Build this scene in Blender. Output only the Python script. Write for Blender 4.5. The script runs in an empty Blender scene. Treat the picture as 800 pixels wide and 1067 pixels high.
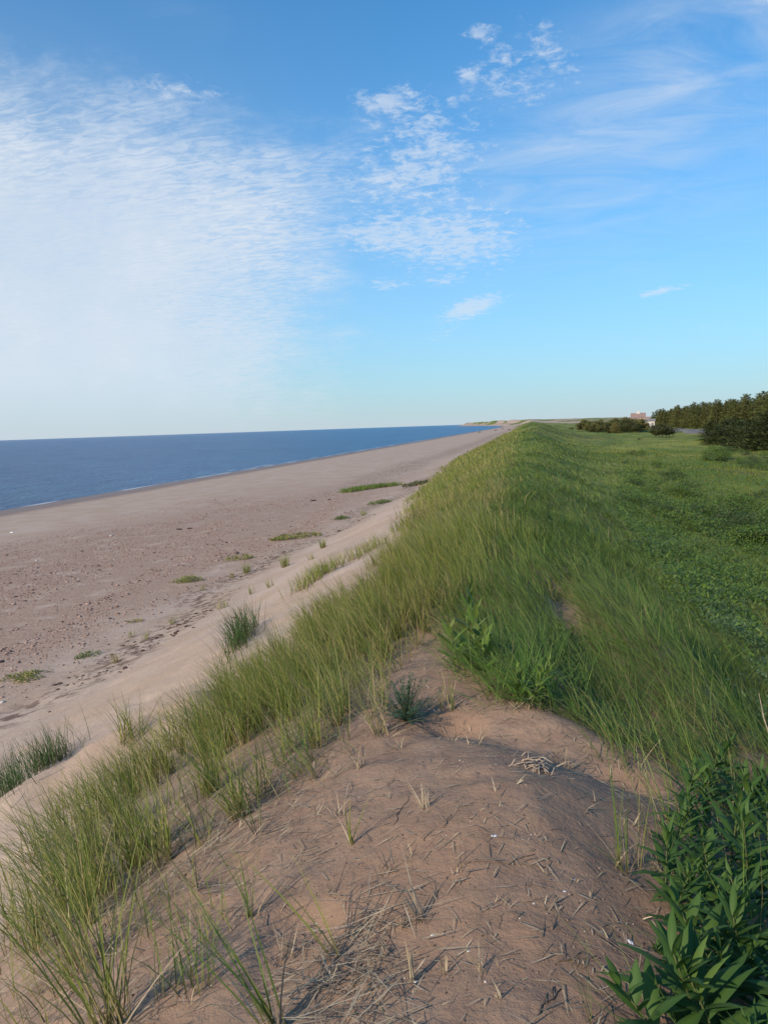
import bpy, math, random
import numpy as np
from mathutils import Vector, Matrix

random.seed(7)
rng = np.random.default_rng(11)
C = bpy.context.scene.collection
D2R = math.pi / 180
EYE = 6.5

# ------------------------------------------------------------------ noise
def _hash(ix, iy, seed):
    h = (ix.astype(np.int64) * 374761393 + iy.astype(np.int64) * 668265263 + seed * 2147483647) & 0xFFFFFFFF
    h = ((h ^ (h >> 13)) * 1274126177) & 0xFFFFFFFF
    return ((h ^ (h >> 16)) & 0xFFFF) / 65535.0

def vnoise(x, y, seed=0):
    ix = np.floor(x); iy = np.floor(y)
    fx = x - ix; fy = y - iy
    fx = fx * fx * (3 - 2 * fx); fy = fy * fy * (3 - 2 * fy)
    a = _hash(ix, iy, seed); b = _hash(ix + 1, iy, seed)
    c = _hash(ix, iy + 1, seed); d = _hash(ix + 1, iy + 1, seed)
    return (a * (1 - fx) + b * fx) * (1 - fy) + (c * (1 - fx) + d * fx) * fy

def fbm(x, y, s, octv=4, seed=0):
    v = 0; a = .5
    for k in range(octv):
        v = v + a * (vnoise(x * s + 17.3 * k, y * s - 9.1 * k, seed + k) - .5)
        s = s * 2.03; a *= .5
    return v                                     # about -.5 .. .5

def sstep(a, b, x):
    t = np.clip((x - a) / (b - a), 0, 1)
    return t * t * (3 - 2 * t)

# ------------------------------------------------------------------ terrain
XS = np.array([-6000, -400, -48, -30, -20, -12, -9.5, -7.5, -5.5, -3.8, -2.4, -1.2, 0, 1, 2, 3.5, 6, 10, 20, 30, 45, 70, 150, 6000.])
ST = [
 (-40, [-30, -12, -6.5, -5.9, -5.6, -5.25, -5.1, -4.75, -3.95, -3.1, -2.4, -1.85, -1.62, -1.8, -2.5, -3.2, -3.6, -3.8, -4.0, -4.1, -4.1, -3.8, -4.2, -9]),
 (2.0, [-30, -12, -6.5, -5.9, -5.6, -5.25, -5.1, -4.75, -3.95, -3.1, -2.4, -1.82, -1.62, -1.92, -2.5, -3.2, -3.6, -3.8, -4.0, -4.1, -4.1, -3.8, -4.2, -9]),
 (4.0, [-30, -12, -6.5, -5.9, -5.6, -5.25, -5.1, -4.75, -3.95, -3.1, -2.4, -1.85, -1.68, -2.02, -2.6, -3.3, -3.7, -3.85, -4.0, -4.1, -4.1, -3.8, -4.2, -9]),
 (7.5, [-30, -12, -6.5, -5.9, -5.6, -5.2, -5.05, -4.6, -3.85, -3.1, -2.4, -1.95, -1.90, -2.02, -2.8, -3.4, -3.8, -3.9, -4.0, -4.1, -4.1, -3.8, -4.2, -9]),
 (14,  [-30, -12, -6.5, -5.9, -5.6, -5.2, -5.05, -4.5, -3.6, -2.95, -2.40, -2.0, -1.98, -2.30, -2.9, -3.5, -3.8, -3.9, -4.0, -4.1, -4.1, -3.8, -4.2, -9]),
 (40,  [-30, -12, -6.5, -5.9, -5.6, -5.2, -5.0, -4.3, -3.4, -2.7, -2.15, -1.85, -1.80, -2.1, -2.6, -3.2, -3.7, -3.8, -4.0, -4.1, -4.1, -3.8, -4.2, -9]),
 (100, [-30, -12, -6.5, -5.9, -5.6, -5.2, -4.9, -4.1, -3.1, -2.4, -1.90, -1.6, -1.5, -1.6, -2.0, -2.6, -3.3, -3.7, -4.0, -4.1, -4.1, -3.8, -4.2, -9]),
 (200, [-30, -12, -6.5, -5.9, -5.6, -5.2, -4.9, -4.0, -2.9, -2.1, -1.5, -1.1, -0.8, -0.7, -0.85, -1.3, -2.2, -3.1, -3.8, -4.1, -4.1, -3.8, -4.2, -9]),
 (420, [-30, -12, -6.5, -5.9, -5.6, -5.2, -4.9, -4.0, -2.9, -2.1, -1.4, -1.0, -0.7, -0.5, -0.5, -0.8, -1.2, -2.0, -3.4, -4.1, -4.1, -3.8, -4.2, -9]),
 (12000, [-30, -12, -6.5, -5.9, -5.6, -5.2, -4.9, -4.0, -2.9, -2.1, -1.4, -1.0, -0.8, -0.6, -0.6, -0.9, -1.3, -1.9, -3.0, -3.6, -3.6, -3.6, -4.2, -9]),
]
SY = np.array([s[0] for s in ST], float)
SZ = np.array([s[1] for s in ST], float)

def coast_shift(y):
    # the shore swings out to the left far away
    return 0.000062 * np.clip(np.minimum(y, 3200) - 1150, 0, None) ** 2

def _prof(x, y):
    yi = np.clip(np.searchsorted(SY, y, side='right') - 1, 0, len(SY) - 2)
    t = np.clip((y - SY[yi]) / (SY[yi + 1] - SY[yi]), 0, 1)
    t = t * t * (3 - 2 * t)
    xi = np.clip(np.searchsorted(XS, x, side='right') - 1, 0, len(XS) - 2)
    u = np.clip((x - XS[xi]) / (XS[xi + 1] - XS[xi]), 0, 1)
    a = SZ[yi, xi] * (1 - u) + SZ[yi, xi + 1] * u
    b = SZ[yi + 1, xi] * (1 - u) + SZ[yi + 1, xi + 1] * u
    return a * (1 - t) + b * t

def height(x, y):
    x = np.asarray(x, float); y = np.asarray(y, float)
    xx = x + coast_shift(y) * sstep(20, -40, x)
    # the ridge meanders a little
    m = .5 * np.sin(y * .07 + .6) * sstep(12, 40, y) + 1.2 * np.sin(y * .021) * sstep(60, 140, y)
    xm = xx + m * sstep(-40, -10, xx)
    w = .28 + .03 * np.abs(xm)
    z = 0
    for k, wt in ((-1.5, .12), (-.75, .23), (0, .3), (.75, .23), (1.5, .12)):
        z = z + wt * _prof(xm + k * w, y)
    dune = sstep(-9.5, -5.5, xm)
    inland = sstep(1.5, 6, xm)
    # lumps
    z = z + dune * fbm(x, y, .35, 3, 5) * .34 * sstep(6, 14, y)
    z = z + dune * fbm(x, y, .9, 3, 9) * .10
    z = z + inland * fbm(x, y, .07, 3, 21) * 2.0 * sstep(10, 45, y)
    z = z + dune * sstep(50, 160, y) * fbm(x, y, .035, 3, 31) * 1.3
    beach = 1 - sstep(-11, -7, xm)
    z = z + beach * fbm(x, y, .12, 3, 40) * .10 * sstep(-48, -30, xx)
    # foreground form: hollow running up between the two grassy humps, and the humps themselves
    def seg(ax, ay, bx, by):
        tx, ty = bx - ax, by - ay
        t = np.clip(((x - ax) * tx + (y - ay) * ty) / (tx * tx + ty * ty), 0, 1)
        return np.hypot(x - ax - t * tx, y - ay - t * ty)
    z = z - .16 * np.exp(-(seg(.32, 9.0, .55, 4.9) / .28) ** 2)
    z = z + .10 * np.exp(-(np.hypot(x + .45, (y - 8.2) * .7) / .7) ** 2)
    z = z + .17 * np.exp(-(seg(1.45, 4.9, .95, 8.4) / .38) ** 2)
    z = z + .22 * np.exp(-(np.hypot((x + .6) * .8, (y - 11.5) * .45) / .9) ** 2)
    z = z + .08 * np.exp(-(np.hypot(x + .15, (y - 3.3) * .9) / .5) ** 2) - .07 * np.exp(-(seg(-.5, 4.5, .45, 4.0) / .22) ** 2)
    # little scarp and ledge on the seaward face to the left
    z = z + .22 * np.exp(-(seg(-5.2, 6.6, -3.9, 7.8) / .35) ** 2)
    # far headland dunes
    far = sstep(900, 1800, y)
    z = z + far * sstep(-46, 10, xx) * (5 + 8 * (fbm(x, y, .004, 3, 77) + .1)) * sstep(7500, 3000, y) * sstep(700, 300, x)
    z = z + sstep(1500, 2600, y) * np.exp(-((x + 20) / 260.) ** 2) * 5 * sstep(-46, 20, xx)
    return z + EYE

def micro(x, y):
    d = np.hypot(x, y)
    k = sstep(40, 8, d)
    s = fbm(x, y, 2.6, 4, 51) * .062 + fbm(x, y, 11, 3, 61) * .014
    # soft wind-worn footprints / pocks
    p = vnoise(x * 2.3 + 5, y * 2.0, 71); q = vnoise(x * 5.1, y * 4.7 + 3, 72)
    s = s - .045 * sstep(.72, .9, p) - .010 * sstep(.75, .92, q)
    return s * k

def ground(x, y):
    return height(x, y) + micro(np.asarray(x, float), np.asarray(y, float))

def gz(x, y):
    return float(ground(np.array([x]), np.array([y]))[0])

# ------------------------------------------------------------------ camera
F_PX = 806.0
HEAD = 10.9 * D2R; PITCH = 6.25 * D2R; ROLL = 1.95 * D2R
fw = Vector((-math.sin(HEAD) * math.cos(PITCH), math.cos(HEAD) * math.cos(PITCH), -math.sin(PITCH)))
rt0 = Vector((math.cos(HEAD), math.sin(HEAD), 0))
up0 = rt0.cross(fw)
rt = rt0 * math.cos(ROLL) - up0 * math.sin(ROLL)
up = up0 * math.cos(ROLL) + rt0 * math.sin(ROLL)
cam = bpy.data.cameras.new('camera'); camo = bpy.data.objects.new('camera', cam); C.objects.link(camo)
M = Matrix(((rt.x, up.x, -fw.x), (rt.y, up.y, -fw.y), (rt.z, up.z, -fw.z))).to_4x4()
M.translation = Vector((0, 0, EYE))
camo.matrix_world = M
cam.sensor_fit = 'VERTICAL'; cam.sensor_height = 24; cam.lens = 24 * F_PX / 1067
cam.clip_start = .05; cam.clip_end = 40000
bpy.context.scene.camera = camo

def ray(px, py):
    v = fw * F_PX + rt * (px - 400) - up * (py - 533.5)
    return v.normalized()

def at(px, py, dmax=3000):
    """point of the ground seen in this direction from the photographer's eye"""
    v = ray(px, py)
    t = np.exp(np.linspace(math.log(1.2), math.log(dmax), 900))
    x = v.x * t; y = v.y * t; z = EYE + v.z * t
    g = ground(x, y)
    i = np.where(z < g)[0]
    if len(i) == 0: return Vector((x[-1], y[-1], g[-1]))
    i = max(i[0], 1)
    a = (z[i - 1] - g[i - 1]); b = (g[i] - z[i]); k = a / (a + b + 1e-9)
    X = x[i - 1] + k * (x[i] - x[i - 1]); Y = y[i - 1] + k * (y[i] - y[i - 1])
    return Vector((X, Y, gz(X, Y)))

def away(px, dist):
    """ground point in the direction of a column of the photo, at a distance"""
    v = ray(px, 440); h = math.hypot(v.x, v.y)
    X = v.x / h * dist; Y = v.y / h * dist
    return Vector((X, Y, gz(X, Y)))

# ------------------------------------------------------------------ object helpers
def tag(o, label=None, cat=None, group=None, kind=None):
    if label: o['label'] = label
    if cat: o['category'] = cat
    if group: o['group'] = group
    if kind: o['kind'] = kind
    return o

def thing(name, label, cat, loc=(0, 0, 0), rz=0, group=None):
    o = bpy.data.objects.new(name, None); C.objects.link(o)
    o.location = loc; o.rotation_euler = (0, 0, rz); o.empty_display_size = .1
    return tag(o, label, cat, group)

def mesh_np(name, V, faces, mat, parent=None, attr=None, smooth=True):
    """faces: list of integer arrays (n, k)"""
    me = bpy.data.meshes.new(name)
    V = np.asarray(V, np.float32)
    me.vertices.add(len(V)); me.vertices.foreach_set('co', V.ravel())
    loops = np.concatenate([f.ravel() for f in faces]).astype(np.int32)
    tot = np.concatenate([np.full(len(f), f.shape[1], np.int32) for f in faces])
    me.loops.add(len(loops)); me.loops.foreach_set('vertex_index', loops)
    me.polygons.add(len(tot))
    st = np.concatenate([[0], np.cumsum(tot)[:-1]]).astype(np.int32)
    me.polygons.foreach_set('loop_start', st); me.polygons.foreach_set('loop_total', tot)
    me.update(calc_edges=True)
    if smooth: me.polygons.foreach_set('use_smooth', np.ones(len(tot), bool))
    for k, a in (attr or {}).items():
        a = np.asarray(a, np.float32)
        if a.shape[1] == 3: a = np.concatenate([a, np.ones((len(a), 1), np.float32)], 1)
        at_ = me.attributes.new(k, 'FLOAT_COLOR', 'POINT'); at_.data.foreach_set('color', a.ravel())
    if mat: me.materials.append(mat)
    o = bpy.data.objects.new(name, me); C.objects.link(o)
    if parent: o.parent = parent
    return o

def copy_tree(o, parent=None):
    c = o.copy(); C.objects.link(c)
    if parent: c.parent = parent
    for ch in list(o.children): copy_tree(ch, c)
    return c

class MB:
    """small mesh builder for solid shapes"""
    def __init__(s): s.v = []; s.f = []
    def add(s, v, f):
        n = len(s.v); s.v += [tuple(a) for a in v]; s.f += [tuple(i + n for i in q) for q in f]
    def box(s, x0, x1, y0, y1, z0, z1):
        s.add([(x, y, z) for z in (z0, z1) for y in (y0, y1) for x in (x0, x1)],
              [(0, 2, 3, 1), (4, 5, 7, 6), (0, 1, 5, 4), (2, 6, 7, 3), (0, 4, 6, 2), (1, 3, 7, 5)])
    def tube(s, pts, rad, n=6):
        pts = [Vector(p) for p in pts]; base = len(s.v)
        for i, p in enumerate(pts):
            d = (pts[min(i + 1, len(pts) - 1)] - pts[max(i - 1, 0)]).normalized()
            a = d.orthogonal().normalized(); b = d.cross(a); r = rad[i] if hasattr(rad, '__len__') else rad
            if i: # keep frames roughly aligned
                a = (pa - d * pa.dot(d)).normalized(); b = d.cross(a)
            pa = a
            for k in range(n):
                t = 2 * math.pi * k / n
                s.v.append(tuple(p + a * math.cos(t) * r + b * math.sin(t) * r))
        for i in range(len(pts) - 1):
            for k in range(n):
                q = base + i * n; s.f.append((q + k, q + (k + 1) % n, q + n + (k + 1) % n, q + n + k))
        s.f.append(tuple(base + k for k in reversed(range(n))))
        s.f.append(tuple(base + (len(pts) - 1) * n + k for k in range(n)))
    def build(s, name, mat, parent=None, smooth=False):
        me = bpy.data.meshes.new(name); me.from_pydata(s.v, [], s.f); me.update()
        if smooth:
            for p in me.polygons: p.use_smooth = True
        me.materials.append(mat); o = bpy.data.objects.new(name, me); C.objects.link(o)
        if parent: o.parent = parent
        return o

# ------------------------------------------------------------------ materials
class NT:
    def __init__(s, tree): s.t = tree; s.n = tree.nodes; s.l = tree.links
    def node(s, typ, **kw):
        n = s.n.new(typ)
        for k, v in kw.items(): setattr(n, k, v)
        return n
    def put(s, sock, v):
        if isinstance(v, bpy.types.NodeSocket): s.l.new(v, sock)
        elif v is not None: sock.default_value = v
    def math(s, op, a, b=None, c=None, clamp=False):
        n = s.node('ShaderNodeMath', operation=op, use_clamp=clamp)
        s.put(n.inputs[0], a)
        if b is not None: s.put(n.inputs[1], b)
        if c is not None: s.put(n.inputs[2], c)
        return n.outputs[0]
    def step(s, x, a, b):
        n = s.node('ShaderNodeMapRange', interpolation_type='SMOOTHSTEP')
        s.put(n.inputs[0], x); s.put(n.inputs[1], a); s.put(n.inputs[2], b)
        return n.outputs[0]
    def mix(s, f, a, b, mode='MIX'):
        n = s.node('ShaderNodeMix', data_type='RGBA', blend_type=mode)
        s.put(n.inputs[0], f)
        s.put(n.inputs[6], a if isinstance(a, bpy.types.NodeSocket) else (*a, 1))
        s.put(n.inputs[7], b if isinstance(b, bpy.types.NodeSocket) else (*b, 1))
        return n.outputs[2]
    def noise(s, vec, scale, detail=4, rough=.55, dist=0, col=False):
        n = s.node('ShaderNodeTexNoise'); s.put(n.inputs['Vector'], vec)
        n.inputs['Scale'].default_value = scale; n.inputs['Detail'].default_value = detail
        n.inputs['Roughness'].default_value = rough; n.inputs['Distortion'].default_value = dist
        return n.outputs[1 if col else 0]
    def comb(s, x, y, z=0.):
        n = s.node('ShaderNodeCombineXYZ'); s.put(n.inputs[0], x); s.put(n.inputs[1], y); s.put(n.inputs[2], z)
        return n.outputs[0]

def new_mat(name):
    m = bpy.data.materials.new(name); m.use_nodes = True
    nt = NT(m.node_tree); b = m.node_tree.nodes['Principled BSDF']
    return m, nt, b

def plain(name, col, rough=.8, var=.25, scale=20):
    m, nt, b = new_mat(name)
    tc = nt.node('ShaderNodeTexCoord').outputs['Object']
    n = nt.noise(tc, scale, 5)
    c0 = tuple(c * (1 - var) for c in col); c1 = tuple(min(1, c * (1 + var)) for c in col)
    nt.put(b.inputs['Base Color'], nt.mix(nt.step(n, .3, .7), c0, c1))
    b.inputs['Roughness'].default_value = rough
    bp = nt.node('ShaderNodeBump'); bp.inputs['Strength'].default_value = .3; bp.inputs['Distance'].default_value = .005
    nt.put(bp.inputs['Height'], n); nt.put(b.inputs['Normal'], bp.outputs[0])
    return m

def leaf_mat(name, base, c0, c1, dry, transl=.3, rough=.55):
    """attr 'bl': r random, g height along blade, b dryness"""
    m, nt, b = new_mat(name)
    a = nt.node('ShaderNodeAttribute', attribute_name='bl')
    sp = nt.node('ShaderNodeSeparateColor'); nt.put(sp.inputs[0], a.outputs['Color'])
    R, H, K = sp.outputs
    g = nt.mix(R, c0, c1)
    g = nt.mix(nt.step(H, .28, .0), g, base)
    g = nt.mix(K, g, dry)
    nt.put(b.inputs['Base Color'], g)
    b.inputs['Roughness'].default_value = rough
    b.inputs['Specular IOR Level'].default_value = .22
    tr = nt.node('ShaderNodeBsdfTranslucent'); nt.put(tr.inputs['Color'], g)
    mx = nt.node('ShaderNodeMixShader'); mx.inputs[0].default_value = transl
    out = m.node_tree.nodes['Material Output']
    nt.put(mx.inputs[1], b.outputs[0]); nt.put(mx.inputs[2], tr.outputs[0]); nt.put(out.inputs['Surface'], mx.outputs[0])
    return m

MG = {}
MG['ridge'] = leaf_mat('marram green', (.16, .13, .055), (.050, .130, .022), (.22, .32, .062), (.26, .21, .10))
MG['bright'] = leaf_mat('bright grass', (.14, .14, .04), (.055, .16, .025), (.17, .32, .05), (.3, .25, .1))
MG['sea'] = leaf_mat('marram yellow green', (.20, .16, .07), (.12, .18, .026), (.28, .32, .062), (.44, .35, .17))
MG['meadow'] = leaf_mat('meadow grass', (.07, .07, .025), (.13, .20, .03), (.24, .28, .05), (.26, .21, .08))
MG['dark'] = leaf_mat('dark grass', (.05, .06, .025), (.03, .085, .024), (.07, .15, .04), (.18, .15, .07))
MG['broad'] = leaf_mat('broad leaf', (.03, .06, .015), (.065, .14, .022), (.155, .25, .042), (.16, .19, .05), .25, .45)
MG['fore'] = leaf_mat('goldenrod leaf', (.03, .06, .02), (.020, .060, .016), (.054, .118, .026), (.10, .17, .035), .2, .58)
MG['pale'] = leaf_mat('pale leaf', (.06, .10, .03), (.07, .13, .05), (.13, .20, .09), (.2, .22, .1), .22, .5)
MG['blue'] = leaf_mat('blue green leaf', (.03, .06, .04), (.03, .09, .06), (.06, .14, .09), (.15, .16, .08), .15, .5)
MG['straw'] = leaf_mat('straw', (.26, .20, .13), (.36, .28, .18), (.56, .47, .33), (.20, .15, .11), .1, .7)
MG['spruce'] = leaf_mat('spruce needles', (.03, .035, .015), (.040, .062, .022), (.085, .11, .034), (.09, .07, .028), .1, .7)
MG['olive'] = leaf_mat('olive tree', (.10, .095, .04), (.085, .125, .034), (.17, .20, .055), (.22, .18, .07), .15, .7)
bark = plain('bark', (.11, .085, .065), .9, .4, 12)

# sand
def sand_material():
    m, nt, b = new_mat('sand')
    geo = nt.node('ShaderNodeNewGeometry'); P = geo.outputs['Position']
    a = nt.node('ShaderNodeAttribute', attribute_name='cover')
    sp = nt.node('ShaderNodeSeparateColor'); nt.put(sp.inputs[0], a.outputs['Color'])
    veg, peb, wet = sp.outputs
    a2 = nt.node('ShaderNodeAttribute', attribute_name='cover2')
    sp2 = nt.node('ShaderNodeSeparateColor'); nt.put(sp2.inputs[0], a2.outputs['Color'])
    fore, meadow, wrack = sp2.outputs
    n1 = nt.noise(P, .5, 6, .6); n2 = nt.noise(P, 6, 6, .65); n3 = nt.noise(P, 160, 3, .6); n4 = nt.noise(P, 40, 4, .6)
    beach = nt.mix(nt.step(n1, .35, .65), (.425, .315, .235), (.47, .368, .295))
    beach = nt.mix(nt.math('MULTIPLY', nt.step(n2, .45, .75), .35), beach, (.31, .225, .18))
    fo = nt.mix(nt.step(n1, .35, .65), (.285, .182, .122), (.345, .236, .165))
    fo = nt.mix(nt.math('MULTIPLY', nt.step(n2, .4, .7), .55), fo, (.21, .135, .095))
    c = nt.mix(fore, beach, fo)
    c = nt.mix(nt.math('MULTIPLY', nt.step(n3, .58, .75), .35), c, (.12, .085, .065))
    c = nt.mix(nt.math('MULTIPLY', nt.step(n4, .60, .72), .25), c, (.38, .30, .24))
    c = nt.mix(nt.math('MULTIPLY', wrack, nt.step(nt.noise(P, 3.5, 6, .7), .47, .56)), c, (.12, .075, .055))
    pb = nt.mix(nt.step(nt.noise(P, 14, 4, .7), .42, .6), (.29, .19, .14), (.44, .32, .245))
    c = nt.mix(nt.math('MULTIPLY', peb, nt.step(nt.noise(P, .8, 5, .6), .3, .5)), c, pb)
    c = nt.mix(wet, c, (.17, .105, .08))
    vg = nt.mix(nt.step(nt.noise(P, 9, 6, .7), .35, .65), (.20, .145, .10), (.10, .09, .045))
    md = nt.mix(nt.step(nt.noise(P, .12, 6, .62), .38, .62), (.095, .15, .028), (.23, .24, .052))
    md = nt.mix(nt.math('MULTIPLY', nt.step(nt.noise(P, .05, 5, .7, .6), .52, .64), .7), md, (.10, .085, .03))
    vg = nt.mix(meadow, vg, md)
    edge = nt.step(nt.math('ADD', veg, nt.math('MULTIPLY', nt.math('SUBTRACT', nt.noise(P, 5, 6, .7), .5), .9)), .35, .7)
    edge = nt.math('MULTIPLY', edge, nt.math('ADD', .45, nt.math('MULTIPLY', meadow, .55)))
    c = nt.mix(edge, c, vg)
    nt.put(b.inputs['Base Color'], c)
    b.inputs['Roughness'].default_value = .95
    nt.put(b.inputs['Roughness'], nt.math('SUBTRACT', .95, nt.math('MULTIPLY', wet, .55)))
    b.inputs['Specular IOR Level'].default_value = .2
    h = nt.math('ADD', nt.math('MULTIPLY', nt.noise(P, 9, 5, .6), 1.0), nt.math('MULTIPLY', n4, .30))
    h = nt.math('ADD', h, nt.math('MULTIPLY', n3, .10))
    bp = nt.node('ShaderNodeBump'); bp.inputs['Strength'].default_value = .55; bp.inputs['Distance'].default_value = .035
    nt.put(bp.inputs['Height'], h); nt.put(b.inputs['Normal'], bp.outputs[0])
    return m
SAND = sand_material()

# ------------------------------------------------------------------ where things grow (plan of the place)
EDGE_PX = [(0, 985), (40, 900), (95, 845), (160, 792), (222, 735), (268, 682), (330, 660), (382, 618), (408, 574), (418, 542), (437, 507), (485, 472), (526, 451)]
EP = [at(*p) for p in EDGE_PX]
ey = np.array([p.y for p in EP]); ex = np.array([p.x for p in EP]); o_ = np.argsort(ey); ey, ex = ey[o_], ex[o_]
ey = np.concatenate([[-60], ey, [ey[-1] + 60, 6000]]); ex = np.concatenate([[ex[0]], ex, [-5, -5]])
def edge_x(y): return np.interp(y, ey, ex)

BARE_PX = [(428, 664), (462, 655), (478, 700), (535, 738), (600, 752), (640, 790), (692, 808), (665, 870), (690, 930), (690, 1000), (715, 1090), (715, 1300),
           (-200, 1300), (-150, 1010), (0, 1000), (75, 985), (130, 940), (200, 885), (262, 850), (335, 800), (378, 750), (404, 705)]
BP = np.array([[p.x, p.y] for p in (at(*q) for q in BARE_PX)])
BLOW = [(572, 628), (590, 622), (606, 640), (612, 668), (600, 668), (585, 652)]
BLOWP = np.array([[p.x, p.y] for p in (at(*q) for q in BLOW)])
def inpoly(x, y, P):
    r = np.zeros(np.shape(x), bool); n = len(P)
    for i in range(n):
        x0, y0 = P[i]; x1, y1 = P[(i + 1) % n]
        if y0 == y1: continue
        c = ((y0 > y) != (y1 > y)) & (x < (x1 - x0) * (y - y0) / (y1 - y0) + x0)
        r ^= c
    return r
def distpoly(x, y, P):
    d = np.full(np.shape(x), 1e9); n = len(P)
    for i in range(n):
        ax, ay = P[i]; bx, by = P[(i + 1) % n]; tx, ty = bx - ax, by - ay
        t = np.clip(((x - ax) * tx + (y - ay) * ty) / (tx * tx + ty * ty + 1e-9), 0, 1)
        d = np.minimum(d, np.hypot(x - ax - t * tx, y - ay - t * ty))
    return np.where(inpoly(x, y, P), -d, d)

def veg(x, y):
    """0..1 plant cover of the dune"""
    e = edge_x(y) + fbm(x, y, 1.1, 3, 90) * (.9 + .02 * np.clip(y, 0, 100))
    v = sstep(-.25, .55 + .01 * np.clip(y, 0, 60), x - e)
    near = (np.abs(x) < 9) & (y < 14) & (y > -6)
    d = np.full(np.shape(x), 9.); d[near] = distpoly(x[near], y[near], BP)
    d2 = np.full(np.shape(x), 9.); d2[near] = distpoly(x[near], y[near], BLOWP)
    wob = fbm(x, y, 3.0, 3, 95) * .35
    v = v * sstep(-.06, .14, d + wob) * sstep(-.03, .08, d2 + wob * .3)
    v = v * np.where(y < .9, sstep(.2, 1.2, np.abs(x) - .1), 1)
    f = sstep(900, 1300, y)
    return v * (1 - f) + f * sstep(-.06, .10, fbm(x, y * .35, .012, 4, 123) + .12 * sstep(-60, 60, x + coast_shift(y)) - .06) * sstep(-38, -20, x + coast_shift(y))

ROAD = [(27, -40), (27.5, 60), (31, 120), (36, 180), (44, 290), (51, 400), (58, 520)]
ry = np.array([p[1] for p in ROAD], float); rx = np.array([p[0] for p in ROAD], float)
def road_x(y): return np.interp(y, ry, rx) + 4.5

# ------------------------------------------------------------------ ground sheet
def grow(a, b, s0, g):
    out = [a]; s = s0
    while out[-1] < b:
        out.append(out[-1] + s0 + g * (out[-1] - a))
    return out
xs = np.array(sorted([-v for v in grow(2.8, 7000, .032, .034)]) + list(np.arange(-2.768, 1.8, .032)) + grow(1.8, 7000, .032, .034))
ys = np.array(sorted([1.1 - (v - 1.1) for v in grow(1.1, 60, .06, .12)])[:-1] + list(np.arange(1.1, 8.5, .032)) + grow(8.5, 12000, .032, .017))
X, Y = np.meshgrid(xs, ys); X = X.ravel(); Y = Y.ravel()
Z = ground(X, Y)
nx, ny = len(xs), len(ys)
idx = np.arange(nx * ny).reshape(ny, nx)
Fq = np.stack([idx[:-1, :-1].ravel(), idx[:-1, 1:].ravel(), idx[1:, 1:].ravel(), idx[1:, :-1].ravel()], 1)
Vg = veg(X, Y)
xx = X + coast_shift(Y)
peb = sstep(-34, -24, xx + 6 * fbm(X, Y, .08, 3, 3)) * sstep(-9.5, -12.5, xx + 3 * fbm(X, Y, .15, 3, 4)) * sstep(95, 35, Y + 30 * fbm(X, Y, .05, 2, 8))
wet = sstep(-42.0, -46.0, xx + 1.5 * fbm(X, Y, .06, 3, 12))
fore = sstep(-3.6, -1.6, X + fbm(X, Y, .8, 3, 13)) * sstep(40, 12, Y)
meadow = sstep(7, 15, Y) * sstep(.3, 1.2, X - edge_x(Y)) + sstep(3.5, 7.5, X + 1.5 * fbm(X, Y, .2, 3, 14)) * sstep(10, 22, Y) + sstep(90, 220, Y)
wrk = np.exp(-((X + 9.6 + .8 * np.sin(Y * .3) + 2 * fbm(X, Y, .3, 3, 15)) / .9) ** 2) * sstep(-5, 2, Y) * .9 + \
      np.exp(-((xx + 16 + 4 * fbm(X, Y, .05, 3, 16)) / 3.) ** 2) * sstep(30, 60, Y) * .7
Vg[Z < .8] = 0
gobj = mesh_np('ground', np.stack([X, Y, Z], 1), [Fq], SAND,
        attr={'cover': np.stack([Vg, peb, wet], 1), 'cover2': np.stack([fore, np.clip(meadow, 0, 1), np.clip(wrk, 0, 1)], 1)})
tag(gobj, 'reddish sand beach and grassy dune ridge running to the horizon', kind='structure')

# ------------------------------------------------------------------ sea
def sea_material():
    m, nt, b = new_mat('sea')
    P = nt.node('ShaderNodeNewGeometry').outputs['Position']
    n = nt.noise(P, .02, 5, .6)
    mq = nt.node('ShaderNodeMapping'); nt.put(mq.inputs[0], P); mq.inputs['Rotation'].default_value = (0, 0, .35); mq.inputs['Scale'].default_value = (.30, .07, 1)
    c = nt.mix(nt.step(n, .35, .65), (.008, .085, .22), (.016, .12, .29))
    c = nt.mix(nt.math('MULTIPLY', nt.step(nt.noise(mq.outputs[0], 1, 7, .7, .5), .42, .66), .75), c, (.045, .19, .34))  # paler ripple streaks painted into the base colour, standing in for varying surface sheen
    nt.put(b.inputs['Base Color'], c)
    b.inputs['Roughness'].default_value = .3
    b.inputs['IOR'].default_value = 1.33; b.inputs['Specular IOR Level'].default_value = .22
    mp = nt.node('ShaderNodeMapping'); nt.put(mp.inputs[0], P); mp.inputs['Rotation'].default_value = (0, 0, .3); mp.inputs['Scale'].default_value = (1, .45, 1)
    w1 = nt.noise(mp.outputs[0], .55, 6, .68, .4)
    w2 = nt.noise(mp.outputs[0], 2.2, 4, .6)
    h = nt.math('ADD', nt.math('MULTIPLY', w1, 1.0), nt.math('MULTIPLY', w2, .5))
    bp = nt.node('ShaderNodeBump'); bp.inputs['Strength'].default_value = 1; bp.inputs['Distance'].default_value = 1.4
    nt.put(bp.inputs['Height'], h); nt.put(b.inputs['Normal'], bp.outputs[0])
    return m
me_ = MB()
sea = mesh_np('sea', [(-30000, -2000, 0), (60, -2000, 0), (60, 32000, 0), (-30000, 32000, 0)], [np.array([[0, 1, 2, 3]])], sea_material(), smooth=False)
sea.location.z = 0.0
tag(sea, 'calm deep blue sea with small ripples', kind='structure')

foam_m, nt, b = new_mat('foam')
b.inputs['Base Color'].default_value = (.74, .76, .78, 1); b.inputs['Roughness'].default_value = .6
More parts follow.
